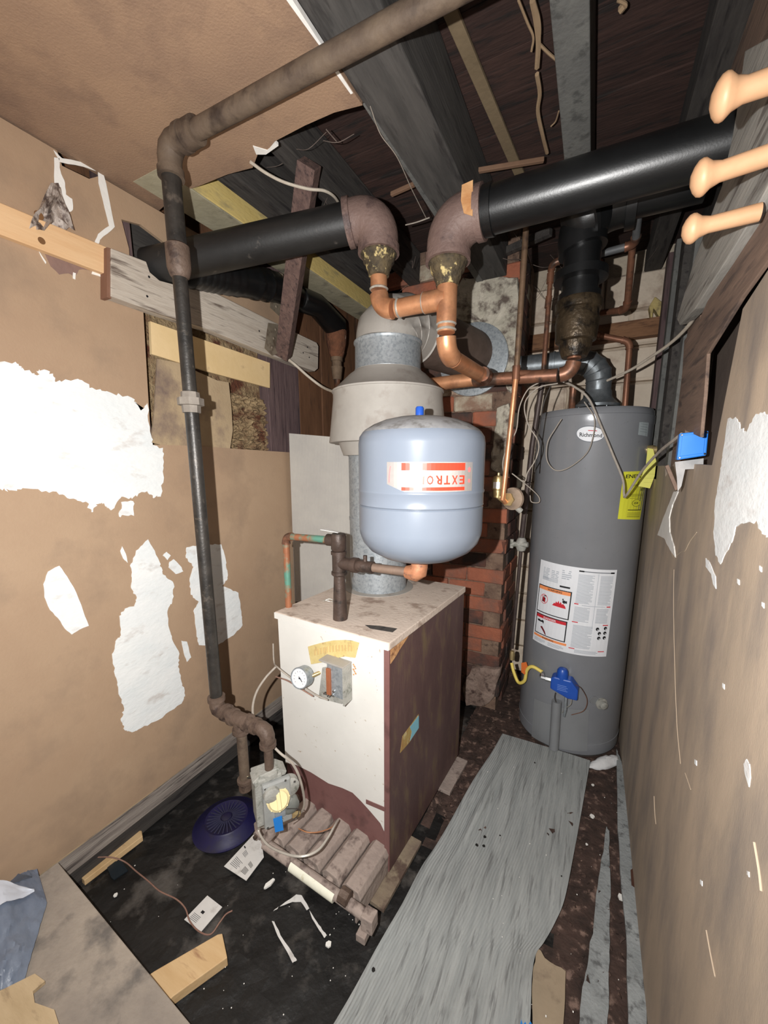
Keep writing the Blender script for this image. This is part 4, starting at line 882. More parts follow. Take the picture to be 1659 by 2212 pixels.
tube('copper_tee', [(xb, PYB, zt_ + .12), (xb, PYB, zt_ + .119), (xb, PYB, zt_ - .07), (xb, PYB, zt_ - .071)], [rC, rC * 1.13, rC * 1.13, rC], COP, mn, 28)
tube('tee_branch', [(xb - .075, PYB, zt_), (xb - .074, PYB, zt_), (xb - .035, PYB, zt_), (xb, PYB, zt_)], [rC, rC * 1.13, rC * 1.13, rC * 1.2], COP, mn, 28)
tube('copper_pipe', [(xb, PYB, eB.z - R - .085), (xb, PYB, zt_ + .1)], rC, COP, mn, 28)
yb = 1.61; zbk = Y(1040, 812, yb).z; zz0 = zbot
run(mn, [(xb, PYB, zt_ - .06), (xb, PYB, zz0), (Y(1040, 806, yb).x, yb, zz0 + .0)], rC, COP, COP, bend=2.3, fit=1.13, pipe='copper_pipe', elb='copper_elbow', seg=28, col=False)
for p, d in (((xa, PYB, zt_ + .115), V((0, 0, 1))), ((xa, PYB, zt_ + .07), V((0, 0, 1))), ((xa + .075, PYB, zt_), V((1, 0, 0))), ((xb - .075, PYB, zt_), V((1, 0, 0))), ((xb, PYB, zt_ + .12), V((0, 0, 1))), ((xb, PYB, zt_ - .073), V((0, 0, 1))), ((xb, PYB, zt_ - .09), V((0, 0, 1)))):
    solder(V(p), d, rC)
# rear copper line and the second black main
rm = thing('return_main', 'rear copper line rising through a dark iron fitting to the lower black main', 'pipe', (-.3, 1.76, 1.75))
yR = 1.66; xR = Y(1045, 806, 1.61).x; zR = zz0
E1 = V((xR, yR - .0, zR)); 
tube('copper_elbow', [V((xR, yb - .02, zR)), V((xR, yb + .02, zR)), V((xR - .01, yR, zR)), V((xR - .05, yR + .01, zR))], [rC * 1.0, rC * 1.15, rC * 1.15, rC * 1.13], COPD, rm, 24)
xq = Y(1238, 800, yR).x
tube('copper_pipe', [V((xR - .05, yR + .01, zR)), V((-.86, yR + .015, zR - .01))], rC, COP, rm, 24)
run(rm, [(xR - .02, yR + .012, zR - .005), (xq, yR, Y(1200, 812, yR).z), (xq, yR, Y(1242, 765, yR).z)], .024, COPD, COPD, bend=2.2, fit=1.12, pipe='copper_pipe', elb='copper_elbow', seg=24, col=False)
zf = Y(1242, 772, yR).z; zg = Y(1245, 650, yR).z; H_ = zg - zf
lathe('iron_fitting', (xq, yR, zf), [(0, .03), (.0, .042), (.02, .05), (.03, .054), (.05, .056), (.055, .068), (H_ * .6, .073), (H_ * .8, .068), (H_ * .82, .076), (H_ * .95, .078), (H_, .072)], M('oily_iron', (62, 52, 40), (90, 76, 58), (34, 30, 26), s=16, s3=20, t3=.55, rough=.38, metal=.5, bump=.4, bs=60), rm, seg=28)
yC = yR; zC = Y(1225, 462, yC).z; xC = xq
tube('black_drop_pipe', [(xq, yR, zg - .005), (xq, yR, zg + .02), (xq, yR, zg + .021), (xq, yR, zC - .12)], [.07, .07, .06, .06], BLK, rm, 32)
lathe('hub', (xq, yR, Y(1240, 612, yR).z), [(0, .066), (.004, .088), (.03, .088), (.036, .066)], BLK, rm, seg=32)
q, rr = [], []
a = V((xq, yR, zC - .13)); c_ = V((xq - .03, yR, zC)); b = V((xq + .12, yR, zC))
for k in range(13): t = k / 12; q.append(a * (1 - t) ** 2 + c_ * 2 * t * (1 - t) + b * t * t); rr.append(.078)
lathe('cleanout_bulb', V((xq + .05, yR - .01, zC - .005)), [(0, .072), (.02, .080), (.05, .085), (.054, .092), (.066, .092), (.070, .084), (.10, .072), (.12, .05), (.13, .02)], BLK, rm, (-.8, -.25, -.45), 36)
tube('cast_elbow', q + [b + V((.001, 0, 0)), b + V((.03, 0, 0)), b + V((.031, 0, 0))], rr + [.09, .09, .065], BLK, rm, 32)
tube('black_pipe', [b + V((.02, 0, 0)), V((.2385, yR, zC + .0))], .062, BLK, rm, 32)

# ================================================================== GAS PIPE
GX, GY = -1.064, .805
gp_ = thing('gas_pipe', 'slim dark gas pipe running down in front of the left wall from under the ceiling', 'pipe', (GX, GY, .6))
ztop = 2.243; zbot = .60
tube('upper_pipe', [(GX, GY, ztop - .06), (GX, GY, 2.0)], .0245, IRON, gp_, 24)
tube('coupling', [(GX, GY, 2.01), (GX, GY, 2.005), (GX, GY, 1.95), (GX, GY, 1.93), (GX, GY, 1.925)], [.0245, .031, .031, .025, .02], IRONB, gp_, 24)
tube('riser_pipe', [(GX, GY, 1.93), (GX, GY, 1.62)], .0195, IRON, gp_, 24)
un = lathe('union', (GX, GY, 1.565), [(0, .0195), (0, .025), (.02, .026), (.021, .036), (.041, .036), (.042, .026), (.058, .025), (.06, .0195)], M('dusty_union', (120, 112, 104), (142, 134, 124), s=20, rough=.6, metal=.2), gp_, seg=8)
tube('riser_pipe', [(GX, GY, 1.575), (GX, GY, .62)], .0195, IRON, gp_, 24)
q = [(GX, GY, ztop - .075), (GX, GY, ztop - .074), (GX, GY, ztop - .055), (GX, GY, ztop - .054), (GX, GY, ztop - .03), (GX + .008, GY, ztop - .01), (GX + .025, GY, ztop), (GX + .05, GY, ztop), (GX + .051, GY, ztop), (GX + .068, GY, ztop), (GX + .069, GY, ztop)]
tube('elbow', q, [.025, .033, .033, .029, .030, .031, .030, .029, .033, .033, .024], GASB, gp_, 24)
tube('coupling', [(GX + .07, GY, ztop), (GX + .071, GY, ztop), (GX + .11, GY, ztop), (GX + .111, GY, ztop)], [.024, .031, .031, .024], GASB, gp_, 24)
tube('ceiling_pipe', [(GX + .1, GY, ztop), (.22, GY + .01, ztop - .005)], .0215, GASB, gp_, 24)
r = .0195
# foot of the pipe: elbow, nipple, tee with drip leg, elbow to the valve
V1 = V((-.835, .80, zbot)); TE = V((-.95, .80, zbot))
tube('elbow', [(GX, GY, .65), (GX, GY, .648), (GX, GY, .632), (GX, GY, .63), (GX, GY, .615), (GX + .006, GY, .603), (GX + .02, GY, zbot), (GX + .035, GY, zbot), (GX + .036, GY, zbot), (GX + .05, GY, zbot), (GX + .051, GY, zbot)], [r, .028, .028, .023, .024, .025, .024, .023, .028, .028, r], IRONB, gp_, 20)
tube('nipple', [(GX + .04, GY, zbot), (TE.x - .03, TE.y, zbot)], r, IRONB, gp_, 20)
tube('tee', [TE - V((.04, 0, 0)), TE - V((.039, 0, 0)), TE - V((.027, 0, 0)), TE - V((.026, 0, 0)), TE + V((.026, 0, 0)), TE + V((.027, 0, 0)), TE + V((.039, 0, 0)), TE + V((.04, 0, 0))], [r, .028, .028, .0235, .0235, .028, .028, r], IRONB, gp_, 20)
tube('tee_branch', [TE, TE - V((0, 0, .03)), TE - V((0, 0, .0301)), TE - V((0, 0, .044)), TE - V((0, 0, .0445))], [.0235, .0235, .028, .028, .016], IRONB, gp_, 20)
zl = Y(512, 1690, .8).z
tube('drip_leg', [TE - V((0, 0, .04)), V((TE.x, TE.y, zl + .02))], .0165, GASB, gp_, 20)
lathe('pipe_cap', (TE.x, TE.y, zl - .012), [(0, .015), (.004, .021), (.032, .021), (.034, .025), (.044, .025), (.046, .017)], IRONB, gp_, seg=20)
tube('nipple', [TE + V((.035, 0, 0)), V1 - V((.04, 0, 0))], r * .95, IRONB, gp_, 20)
tube('elbow', [V1 - V((.055, 0, 0)), V1 - V((.054, 0, 0)), V1 - V((.042, 0, 0)), V1 - V((.041, 0, 0)), V1 - V((.022, 0, 0)), V1 - V((.006, 0, .006)), V1 - V((0, 0, .022)), V1 - V((0, 0, .04)), V1 - V((0, 0, .041)), V1 - V((0, 0, .054)), V1 - V((0, 0, .055))], [r, .026, .026, .022, .023, .024, .023, .022, .026, .026, .016], IRONB, gp_, 20)
# gas valve
vc = Y(590, 1712, .80); vc = V((V1.x + .0, .80, vc.z)); vn = V((.83, -.56, 0)).normalized(); vr = V((.56, .83, 0)).normalized()
tube('nipple', [V1 - V((0, 0, .05)), V((V1.x, V1.y, vc.z + .08))], .014, IRONB, gp_, 16)
gv = thing('gas_valve', 'dusty cast gas valve with a cream knob and blue tag in front of the boiler', 'gas valve', vc - V((0, 0, .09)))
def G(a, b, d): return vc + vr * (a * 1.13) + V((0, 0, b * 1.1)) + vn * (d * 1.1)
def gbx(nm, a0, b0, d0, a1, b1, d1, mt, par=gv, bv=.004):
    vs = [G(a, b, d) for a in (a0, a1) for b in (b0, b1) for d in (d0, d1)]
    o = obj(nm, vs, [(0, 1, 3, 2), (4, 6, 7, 5), (0, 4, 5, 1), (2, 3, 7, 6), (0, 2, 6, 4), (1, 5, 7, 3)], mt, par)
    if bv: bevel(o, bv)
    return o
gbx('body', -.045, -.085, -.045, .03, .065, .02, VALV)
prism('top_flange', [G(-.05, .062, -.03), G(-.03, .075, -.03), G(.02, .08, -.03), (G(.045, .06, -.03)), G(.04, .05, -.03), G(-.045, .05, -.03)], vn * .05, VALV, gv, .003)
lathe('inlet_boss', G(0, .06, -.0), [(0, .03), (.014, .03), (.018, .02)], VALV, gv, seg=8)
gbx('cover_plate', -.028, -.088, .018, .05, .055, .036, M('valve_cover', (150, 152, 150), (168, 168, 164), s=16, rough=.6, metal=.15), gv, .006)
lathe('regulator', G(-.005, .025, .03), [(0, .026), (.018, .024), (.022, .016)], VALV, gv, vn, 24)
lathe('regulator', G(.045, .015, .01), [(0, .034), (.022, .034), (.026, .028)], VALV, gv, vn, 24)
kn = (vn + V((0, 0, .45)) + vr * -.1).normalized()
kb = lathe('knob', G(.012, .0, .036), [(-.006, .034), (.008, .035), (.011, .030), (.018, .027)], KNOBY, gv, kn, 28); tag(kb, 'cream plastic knob')
ks = kn.cross(vr).normalized(); kc = G(.012, .0, .036) + kn * .017
prism('grip', [kc + ks * a_ + kn.cross(ks) * b_ for a_, b_ in ((-.025, -.006), (.025, -.006), (.025, .006), (-.025, .006))], kn * .010, KNOBY, kb, .002)
for t_ in range(8):
    an = t_ * math.pi / 4; pc = G(.012, .0, .036) + kn * .004 + (ks * math.cos(an) + kn.cross(ks) * math.sin(an)) * .034; bar('knob_rib', pc, pc + kn * .006, .004, .003, KNOBY, kb, bv=0)
lathe('solenoid', G(.045, -.045, .015), [(0, .03), (.02, .03), (.024, .024), (.03, .012)], M('solenoid_grey', (120, 124, 120), (150, 152, 146), s=22, rough=.45, metal=.4), gv, vn, 24)
gbx('bracket', .0, -.06, .036, .03, -.03, .042, GALV, gv, .002)
bt = prism('blue_tag', [G(-.006, -.05, .044), G(.018, -.052, .044), G(.02, -.10, .046), (G(-.003, -.095, .046))], vn * .0012, BLUET, gv); tag(bt, 'bright blue tag')
for i, (a, b) in enumerate(((-.02, .046), (.035, .05), (-.02, -.08), (.06, .035), (.02, -.07))): lathe('screw', G(a, b, .034), [(0, .004), (.004, .004), (.0045, .002)], CHROME, gv, vn, 8)
tube('screw', [G(-.045, .045, -.03), G(-.058, .05, -.03)], .0035, CHROME, gv, 8)
tube('outlet_pipe', [G(.0, -.08, -.015), G(.0, -.16, -.02), M0 + V((.0, 0, .01))], .016, BURN, gv, 14)
tube('outlet_nut', [G(.04, -.075, .02), G(.055, -.095, .015), G(.075, -.105, .01)], [.011, .011, .009], BRASS, gv, 6)
wire('lead', [G(.03, -.03, .05), G(.05, -.035, .055), G(.065, -.05, .05), G(.06, -.075, .045), G(.035, -.085, .045)], .0014, DARKW, gv)

# ================================================================== BLACK DUCT LINE BEHIND THE PLANK
dl = thing('black_drain_line', 'ribbed black pipe behind the weathered plank, bending down to a rusty fitting', 'pipe', (-1.33, 1.6, 2.0))
DX = -1.345
pts = [V((DX, 1.06, Y(402, 598, 1.06).z)), X(470, 612, DX), X(560, 632, DX)]
pts = [X(408, 580, DX), X(470, 594, DX), X(545, 610, DX), X(592, 620, DX)]
path, rr = [], []
for i in range(40):
    t = i / 39; k = min(int(t * 3), 2); f_ = t * 3 - k; p = pts[k].lerp(pts[k + 1], f_)
    path.append(p); rr.append(.062 + (.003 if i % 3 == 1 and i < 20 else 0) + (.004 if i in (26, 27, 33) else 0))
tube('ribbed_hose', path, rr, BLK, dl, 28)
q1, q2, q3 = X(592, 622, DX), X(690, 664, DX), X(726, 715, DX)
tube('bend', [q1, q1.lerp(q2, .5), q1.lerp(q2, .52), q2 - V((0, .03, -.0)), q2 + V((0, .035, -.018)), q3 + V((0, .0, .02)), q3], [.056, .05, .056, .056, .058, .064, .06], BLK, dl, 28)
q4 = V((q3.x, q3.y, X(738, 800, DX).z)); q4 = V((DX, q3.y, q3.z - .14))
tube('rusty_fitting', [q3, q3 - V((0, 0, .001)), q3.lerp(q4, .45), q3.lerp(q4, .8), q3.lerp(q4, .81), q4], [.054, .06, .056, .044, .046, .036], M('flaking_rust', (96, 62, 44), (132, 84, 58), (176, 150, 130), s=20, s3=26, t3=.66, w3=.02, rough=.9, bump=.8, bs=60), dl, 20)
q5 = q4 - V((0, 0, .12)); tube('brass_union', [q4, q4 - V((0, 0, .02)), q4 - V((0, 0, .021)), q4 - V((0, 0, .05)), q4 - V((0, 0, .051)), q5], [.034, .034, .028, .028, .034, .024], M('rusty_union', (104, 84, 66), (132, 110, 88), s=20, rough=.8, bump=.4), dl, 12)
tube('copper_stub', [q5, q5 - V((0, 0, .03)), q5 + V((.02, .0, -.05)), q5 + V((.10, .0, -.055))], [.018, .018, .018, .018], COPD, dl, 16)
tag(wire('armoured_cable', [X(618, 772, -1.36), X(640, 790, -1.34), X(668, 815, -1.30), X(700, 838, -1.22), Y(738, 852, 1.50)], .0065, WIREW), 'pale spiral metal cable hanging from the weathered plank to the draft hood', 'cable')
tag(wire('ceiling_cable', [Z(541, 350, 2.29), Z(575, 374, 2.29), Z(615, 394, 2.29), Z(665, 408, 2.29), Z(700, 412, 2.30), Z(722, 425, 2.31), Z(735, 445, 2.33)], .0045, WIREW), 'pale cable looping below the joists behind the left iron elbow', 'cable')
tag(wire('string', [Z(800, 230, 2.30), Z(822, 290, 2.295), Z(858, 340, 2.29), Z(890, 410, 2.29), Z(920, 470, 2.29)], .0013, WIREG), 'thin string hanging along the left edge of the big beam', 'string')
tag(wire('short_wire', [Y(876, 486, 1.5), Y(900, 480, 1.5), Y(928, 470, 1.5)], .0022, WIREG), 'short bent wire between the two iron elbows', 'wire')

# ================================================================== WATER PIPES NEAR THE HEATER
def run_px(nm, lab, pl, r, mt, emt=None, cat='pipe', grp=None, **k):
    pts = [Y(a, b, y) for a, b, y in pl]; t = thing(nm, lab, cat, pts[-1], grp)
    run(t, pts, r, mt, emt or mt, **k); return t
t = run_px('hot_water_pipe', 'copper pipe climbing from the right of the heater top in a zigzag to the joists', [(1350, 878, 2.10), (1361, 738, 2.10), (1282, 722, 2.12), (1300, 562, 2.12)], .0125, COPD, seg=14)
t2 = run_px('offset_pipe', 'dark pipe jogging between joists above the heater, grey elbow at its middle', [(1283, 552, 1.85), (1372, 528, 1.84), (1380, 452, 1.70)], .013, M('grey_pipe', (92, 94, 96), (112, 112, 112), s=18, rough=.6, metal=.3), COPD, seg=14)
t3 = run_px('rear_pipe', 'dark copper pipe down from the joists to an elbow before the pale blocks', [(1366, 536, 1.87), (1354, 668, 2.05), (1300, 676, 2.15)], .013, COPD, seg=14)
lathe('pipe_nipple', (Y(1236, 868, 2.12).x, 2.12, HT + .012), [(0, .02), (.01, .015), (.09, .015), (.10, .018), (.11, .012)], COPD, thing('cold_water_pipe', 'short copper pipe stub on the left of the heater top', 'pipe', (Y(1236, 868, 2.12).x, 2.12, HT)), seg=16)
t = thing('thin_copper_pipe', 'slim red copper pipe rising behind the rear line, left of the iron fitting', 'pipe', Y(1172, 1000, 1.95))
tube('copper_pipe', [Y(1190, 590, 1.95), Y(1173, 815, 1.95)], .0105, COPD, t, 14); tube('lower_pipe', [Y(1173, 815, 1.95), Y(1150, 960, 1.98), Y(1127, 1160, 2.02)], .0125, M('brown_black_pipe', (60, 50, 48), (80, 68, 64), s=14, rough=.5, metal=.3), t, 14)
tube('coupling', [Y(1190, 590, 1.95), Y(1188, 612, 1.95)], .015, COPD, t, 14); tube('coupling', [Y(1186, 640, 1.95), Y(1183, 665, 1.95)], .0135, COPD, t, 14)
run(t, [Y(1190, 600, 1.95), Y(1192, 568, 1.95), Y(1240, 555, 1.95)], .012, COPD, COPD, seg=12)
# gas cock beside the heater
gk = Y(1126, 1176, 2.03)
lathe('gas_cock', gk - V((0, 0, .035)), [(0, .012), (.004, .02), (.02, .026), (.045, .028), (.06, .022), (.07, .016)], VALV, t, seg=10)
tube('cock_handle', [gk - V((.045, .01, 0)), gk + V((.035, -.02, .005))], .013, VALV, t, 10); tube('handle_end', [gk + V((-.045, -.01, -.02)), gk + V((-.045, -.01, .025))], .009, VALV, t, 8)
tube('down_pipe', [gk - V((0, 0, .03)), Y(1112, 1330, 2.04), Y(1106, 1400, 2.04)], .009, M('brown_black_pipe', (60, 50, 48)), t, 12)
lathe('flare_nut', Y(1106, 1425, 2.04), [(0, .012), (.03, .014), (.05, .01)], BRASS, t, seg=6)
yh = thing('gas_hose', 'yellow flexible gas hose looping to the blue gas control of the water heater', 'hose', Y(1125, 1475, 1.98))
hp = [Y(1105, 1432, 2.03), Y(1110, 1452, 2.01), Y(1120, 1474, 1.99), Y(1133, 1470, 1.97), Y(1138, 1448, 1.955), Y(1150, 1440, 1.94), Y(1172, 1452, 1.93)]
wire('hose', hp, .0085, YHOSE, yh, 12)
lathe('hose_nut', hp[-1], [(0, .009), (.014, .01), (.016, .012), (.03, .012)], CHROME, yh, (gl(-.1, .01, .03) - hp[-1]) * 1 if (gl(-.1, .01, .03) - hp[-1]).length > .01 else (1, 0, 0), 6)
prism('orange_tag', [Y(a, b, 1.95) for a, b in ((1126, 1432), (1137, 1430), (1140, 1440), (1134, 1458), (1126, 1452))], (0, .001, 0), ORTAG, yh)
# pressure regulator hanging on its own copper pipe, left of the heater
rg_ = thing('pressure_regulator', 'brass valve and round dusty regulator at the foot of the slim copper pipe', 'regulator', Y(1095, 1085, 1.61))
tube('copper_pipe', [Y(1114, 820, 1.61), Y(1088, 1060, 1.61), Y(1086, 1078, 1.61), Y(1092, 1085, 1.63)], [.0105, .0105, .011, .011], COP, rg_, 16)
tube('upper_pipe', [Y(1140, 440, 1.63), Y(1116, 795, 1.63)], .011, M('tan_pipe', (110, 88, 68), (132, 106, 84), (84, 66, 56), s=14, s3=20, t3=.6, rough=.5, metal=.4), rg_, 14)
tube('tee', [Y(1116, 790, 1.63), Y(1114, 822, 1.63)], .015, COPD, rg_, 14); tube('cross_stub', [Y(1114, 806, 1.63), Y(1145, 806, 1.66)], .012, COPD, rg_, 12)
cR = Y(1103, 1078, 1.65); lathe('regulator_body', cR, [(-.02, .012), (-.018, .026), (.0, .032), (.01, .046), (.022, .047), (.026, .038), (.04, .03)], M('dusty_regulator', (150, 130, 112), (172, 152, 134), (128, 106, 90), s=20, s3=26, rough=.7, metal=.2), rg_, (.35, .9, 0), 24)
lathe('lock_nut', cR - V((.008, .024, 0)), [(0, .028), (.008, .028)], BRASS, rg_, (.35, .9, 0), 6)
cB = Y(1076, 1048, 1.65); lathe('vent_valve', cB - V((0, 0, .05)), [(0, .018), (.03, .02), (.034, .024), (.075, .024), (.085, .02), (.09, .006), (.10, .006)], BRASS, rg_, seg=20)
box('small_white_label', cB + V((-.014, -.026, -.012)), cB + V((.012, -.0235, .014)), WHT, rg_, 0)
tube('outlet', [cB - V((0, 0, .04)), cR - V((.02, 0, .01))], .014, BRASS, rg_, 12)
tube('inlet_stub', [cR + V((.02, .01, -.03)), cR + V((.04, .02, -.05))], .012, VALV, rg_, 10)

# wires around the heater
tag(wire('thermostat_cable', [Y(1212, 822, 1.9), Y(1240, 835, 1.88), Y(1272, 862, 1.86), Y(1300, 925, 1.85), Y(1325, 985, 1.85), Y(1345, 1035, 1.84), Y(1348, 1068, 1.82), Y(1353, 1070, 1.80), Y(1385, 1020, 1.7), Y(1420, 980, 1.55), Y(1450, 955, 1.4), Y(1472, 938, 1.33)], .0045, WIREG), 'grey cable dipping over the yellow label and up to the blue box', 'cable')
tag(wire('looped_wire', [Y(1262, 868, 1.88), Y(1284, 905, 1.88), Y(1278, 955, 1.88), Y(1262, 985, 1.88), Y(1225, 1012, 1.88), Y(1198, 1015, 1.88), Y(1181, 992, 1.88), Y(1183, 955, 1.88), Y(1200, 925, 1.88), Y(1213, 905, 1.88)], .0022, WIREG), 'thin wire hanging in a loop before the oval badge', 'wire')
tag(wire('white_cable', [Y(1312, 822, 2.1), Y(1360, 800, 2.0), Y(1400, 775, 1.9), Y(1450, 740, 1.75), Y(1490, 700, 1.6), Y(1508, 665, 1.5)], .0055, WIREW), 'pale cable slung from the heater flue up to the right wall boards', 'cable')
for k, (lab, pl) in enumerate((('pale wire drooping left of the slim copper pipe to the brass valve', [(1165, 826), (1140, 842), (1122, 880), (1115, 930), (1098, 960), (1086, 1000), (1092, 1040)]),
                               ('pale wire bowing right across the heater edge to the regulator', [(1205, 828), (1162, 838), (1134, 870), (1140, 915), (1163, 955), (1158, 990), (1140, 1020), (1132, 1040), (1106, 1023)]),
                               ('short wire hooked below the regulator beside the heater', [(1106, 1023), (1140, 1050), (1163, 1072), (1164, 1085), (1148, 1084), (1145, 1070)]),
                               ('dark wire running straight down left of the heater', [(1190, 832), (1175, 870), (1168, 905), (1160, 960), (1155, 1020)]))):
    tag(wire('loose_wire', [Y(a, b, 1.96 if k == 2 else 1.69) for a, b in pl], .0024, WIREG if k < 3 else DARKW), lab, 'wire')

# ================================================================== RIGHT WALL THINGS
jb = thing('electrical_box', 'bright blue plastic electrical box on the right wall', 'electrical box', X(1497, 985, XR - .01))
yb_ = 1.30; c = [Y(a, b, yb_) for a, b in ((1468, 936), (1531, 930), (1526, 984), (1462, 994))]
prism('box_shell', c, (.004, .05, 0), BLUEB, jb, .003)
c2 = [Y(a, b, yb_ - .0035) for a, b in ((1474, 940), (1524, 936), (1520, 979), (1469, 986))]; prism('cover', c2, (0, .004, 0), BLUEB, jb, .001)
for p in c: lathe('box_screw', p.lerp(sum(c, V()) / 4, .16) - V((0, .004, 0)), [(0, .003), (.002, .002)], CHROME, jb, (0, -1, 0), 8)
prism('torn_paper_edge', [Y(a, b, yb_ + .004) for a, b in ((1458, 998), (1520, 990), (1519, 1012), (1480, 1014), (1472, 1050), (1464, 1062), (1462, 1030))], (0, .002, 0), M('grey_plaster_dust', (150, 150, 150), (180, 178, 176), s=20, rough=.9), jb)
bar('batten_scrap', Y(1440, 1005, 1.42), Y(1462, 1058, 1.42), .014, .01, BRNW, wall_right)
for i, (tip, base, rr_, lab) in enumerate((((1550, 215), (1740, 148), .0165, 'topmost and largest of the three turned wooden pegs on the right wall'), ((1505, 388), (1740, 308), .0155, 'middle one of the three turned wooden pegs on the right wall'),
                                    ((1485, 497), (1642, 458), .0140, 'lowest and smallest of the three turned wooden pegs on the right wall'))):
    yk = (.80, .86, .925)[i]; a = Y(*tip, yk); b = Y(*base, yk); d = (b - a); L = d.length; d.normalize(); r = rr_
    tag(lathe('wooden_peg', a, [(-.008, r * .5), (-.004, r * 1.1), (.001, r * 1.5), (.006, r * 1.62), (.010, r * 1.58), (.018, r * 1.15), (.030, r * .9), (L, r * .95)], PEG, None, d, 32), lab, 'peg', 'wooden pegs on the right wall')
rl = prism('trim_1', [X(a, b, XR - .03) for a, b in ((1790, 130), (1659, 170), (1659, 115), (1700, 80))], (.02, 0, 0), BRNW); tag(rl, kind='structure')

# ================================================================== GREY CARD SHEET behind the boiler
cs = thing('corrugated_sheet', 'grey corrugated card sheet standing between the left wall and the boiler flue', 'sheet', Y(690, 1290, 1.66))
c = [Y(a, b, yy) for a, b, yy in ((624, 936, 1.62), (770, 948, 1.70), (770, 1300, 1.70), (637, 1300, 1.62))]; n = 90; vs, fs = [], []
for i in range(n + 1):
    t = i / n; off = .0006 * math.cos(i * math.pi)
    for p in (c[3].lerp(c[2], t), c[0].lerp(c[1], t)): vs.append(p + V((0, off, 0)))
fs = [(2 * i, 2 * i + 2, 2 * i + 3, 2 * i + 1) for i in range(n)]; o = obj('ribbed_face', vs, fs, SHEET, cs)
md = o.modifiers.new('solid', 'SOLIDIFY'); md.thickness = .006

# ================================================================== FLOOR
# ribbed runner
LP = [(1086, 1585), (1063, 1627), (1021, 1691), (970, 1779), (940, 1828), (911, 1872), (869, 1957), (835, 2015), (797, 2079), (725, 2206), (650, 2340)]
RP = [(1274, 1645), (1264, 1700), (1253, 1762), (1240, 1834), (1219, 1940), (1198, 1990), (1172, 2036), (1156, 2062), (1147, 2121), (1143, 2210), (1136, 2340)]
def resamp(pl, n):
    P = catmull([V((a, b, 0)) for a, b in pl], 6); L = [0]
    for i in range(1, len(P)): L.append(L[-1] + (P[i] - P[i - 1]).length)
    out = []
    for k in range(n + 1):
        s_ = L[-1] * k / n; i = max(1, next((j for j, v in enumerate(L) if v >= s_), len(L) - 1)); t = (s_ - L[i - 1]) / (L[i] - L[i - 1]); out.append(P[i - 1].lerp(P[i], t))
    return out
nl, nw = 70, 96; A, Bp = resamp(LP, nl), resamp(RP, nl); vs, fs = [], []
for j in range(nl + 1):
    a = Z(A[j].x, A[j].y, .018); b = Z(Bp[j].x, Bp[j].y, .018)
    for i in range(nw + 1):
        t = i / nw; p = a.lerp(b, t); fold = .018 * math.exp(-((t - .18) / .03) ** 2) * max(0, 1 - abs(j - 14) / 14)
        wv = .006 * math.sin(j * .21 + 2 * t) + .02 * math.exp(-((t - 1) / .12) ** 2) * math.exp(-((j - 50) / 9) ** 2)
        p.z = .012 + fold + wv + (.0016 if i % 2 else 0); vs.append(p)
for j in range(nl):
    for i in range(nw): k = j * (nw + 1) + i; fs.append((k, k + 1, k + nw + 2, k + nw + 1))
o = obj('floor_runner', vs, fs, CARP); tag(o, 'long grey ribbed floor runner lying from the foreground to the water heater', 'floor runner'); md = o.modifiers.new('solid', 'SOLIDIFY'); md.thickness = .006; md.offset = 1
WLOC[o.name] = o.location.copy()
dk = M('dark_leaf_bit', (24, 22, 20))
for k, (a, b, s_) in enumerate(((1047, 1808, .008), (1030, 1826, .007), (1045, 1828, .007), (1103, 1625, .004), (1155, 1648, .005), (1080, 1805, .003), (806, 2095, .007), (1213, 1893, .003))):
    c = Z(a, b, .024); prism('dark_speck', [c + V((s_ * math.cos(t * 1.05) * random.uniform(.6, 1), s_ * math.sin(t * 1.05) * random.uniform(.6, 1), 0)) for t in range(6)], (0, 0, .002), dk, o)
# strips on the right
def flat(nm, pl, th, mt, lab, cat, z=.0, seed=1, n=5, amp=.003, grp=None):
    p = jag([Z(a, b, z) for a, b in pl], n, amp, random.Random(seed)); p = [V((q.x, q.y, z)) for q in p]
    return tag(prism(nm, p, (0, 0, th), mt), lab, cat, grp)
flat('felt_strip', [(1310, 1788), (1316, 1800), (1318, 1900), (1316, 2000), (1314, 2100), (1312, 2240), (1246, 2240), (1256, 2150), (1270, 2080), (1284, 1980), (1296, 1880)], .006, FELT, 'pale grey felt strip tapering to a point on the floor right of the runner', 'strip', .004, 3)
st = thing('fallen_trim', 'long grey trim board lying along the foot of the right wall', 'trim board', Z(1370, 1900, .02))
p = [V((q.x, q.y, .012)) for q in jag([Z(a, b, .012) for a, b in ((1331, 1622), (1342, 1650), (1352, 1690), (1362, 1800), (1372, 1900), (1382, 2020), (1396, 2212), (1400, 2260), (1358, 2260), (1356, 2200), (1352, 2020), (1340, 1900), (1334, 1800))], 5, .002, random.Random(5))]
prism('board', p, (0, 0, .012), FELT, st)
prism('brown_stain_patch', [V((q.x, q.y, .0245)) for q in [Z(a, b, .0245) for a, b in ((1362, 1880), (1368, 1876), (1376, 1878), (1379, 1890), (1379, 1916), (1374, 1920), (1364, 1912))]], (0, 0, .002), M('red_brown_rust', (72, 44, 32), (90, 56, 40)), st)
flat('floor_tile_scrap', [(1160, 2048), (1176, 2076), (1222, 2106), (1216, 2225), (1150, 2225), (1150, 2120)], .012, M('tan_hardboard', (150, 134, 112), (168, 150, 126), (120, 104, 88), s=6, s3=10, rough=.85, bump=.15), 'tan broken board corner at the bottom edge beside the runner', 'board scrap', .004, 6, 4)
flat('blue_scrap', [(1128, 2196), (1142, 2200), (1158, 2230), (1122, 2230)], .003, BLUET, 'small blue scrap poking out under the runner at the bottom edge', 'scrap', .03, 7, 2, .001)
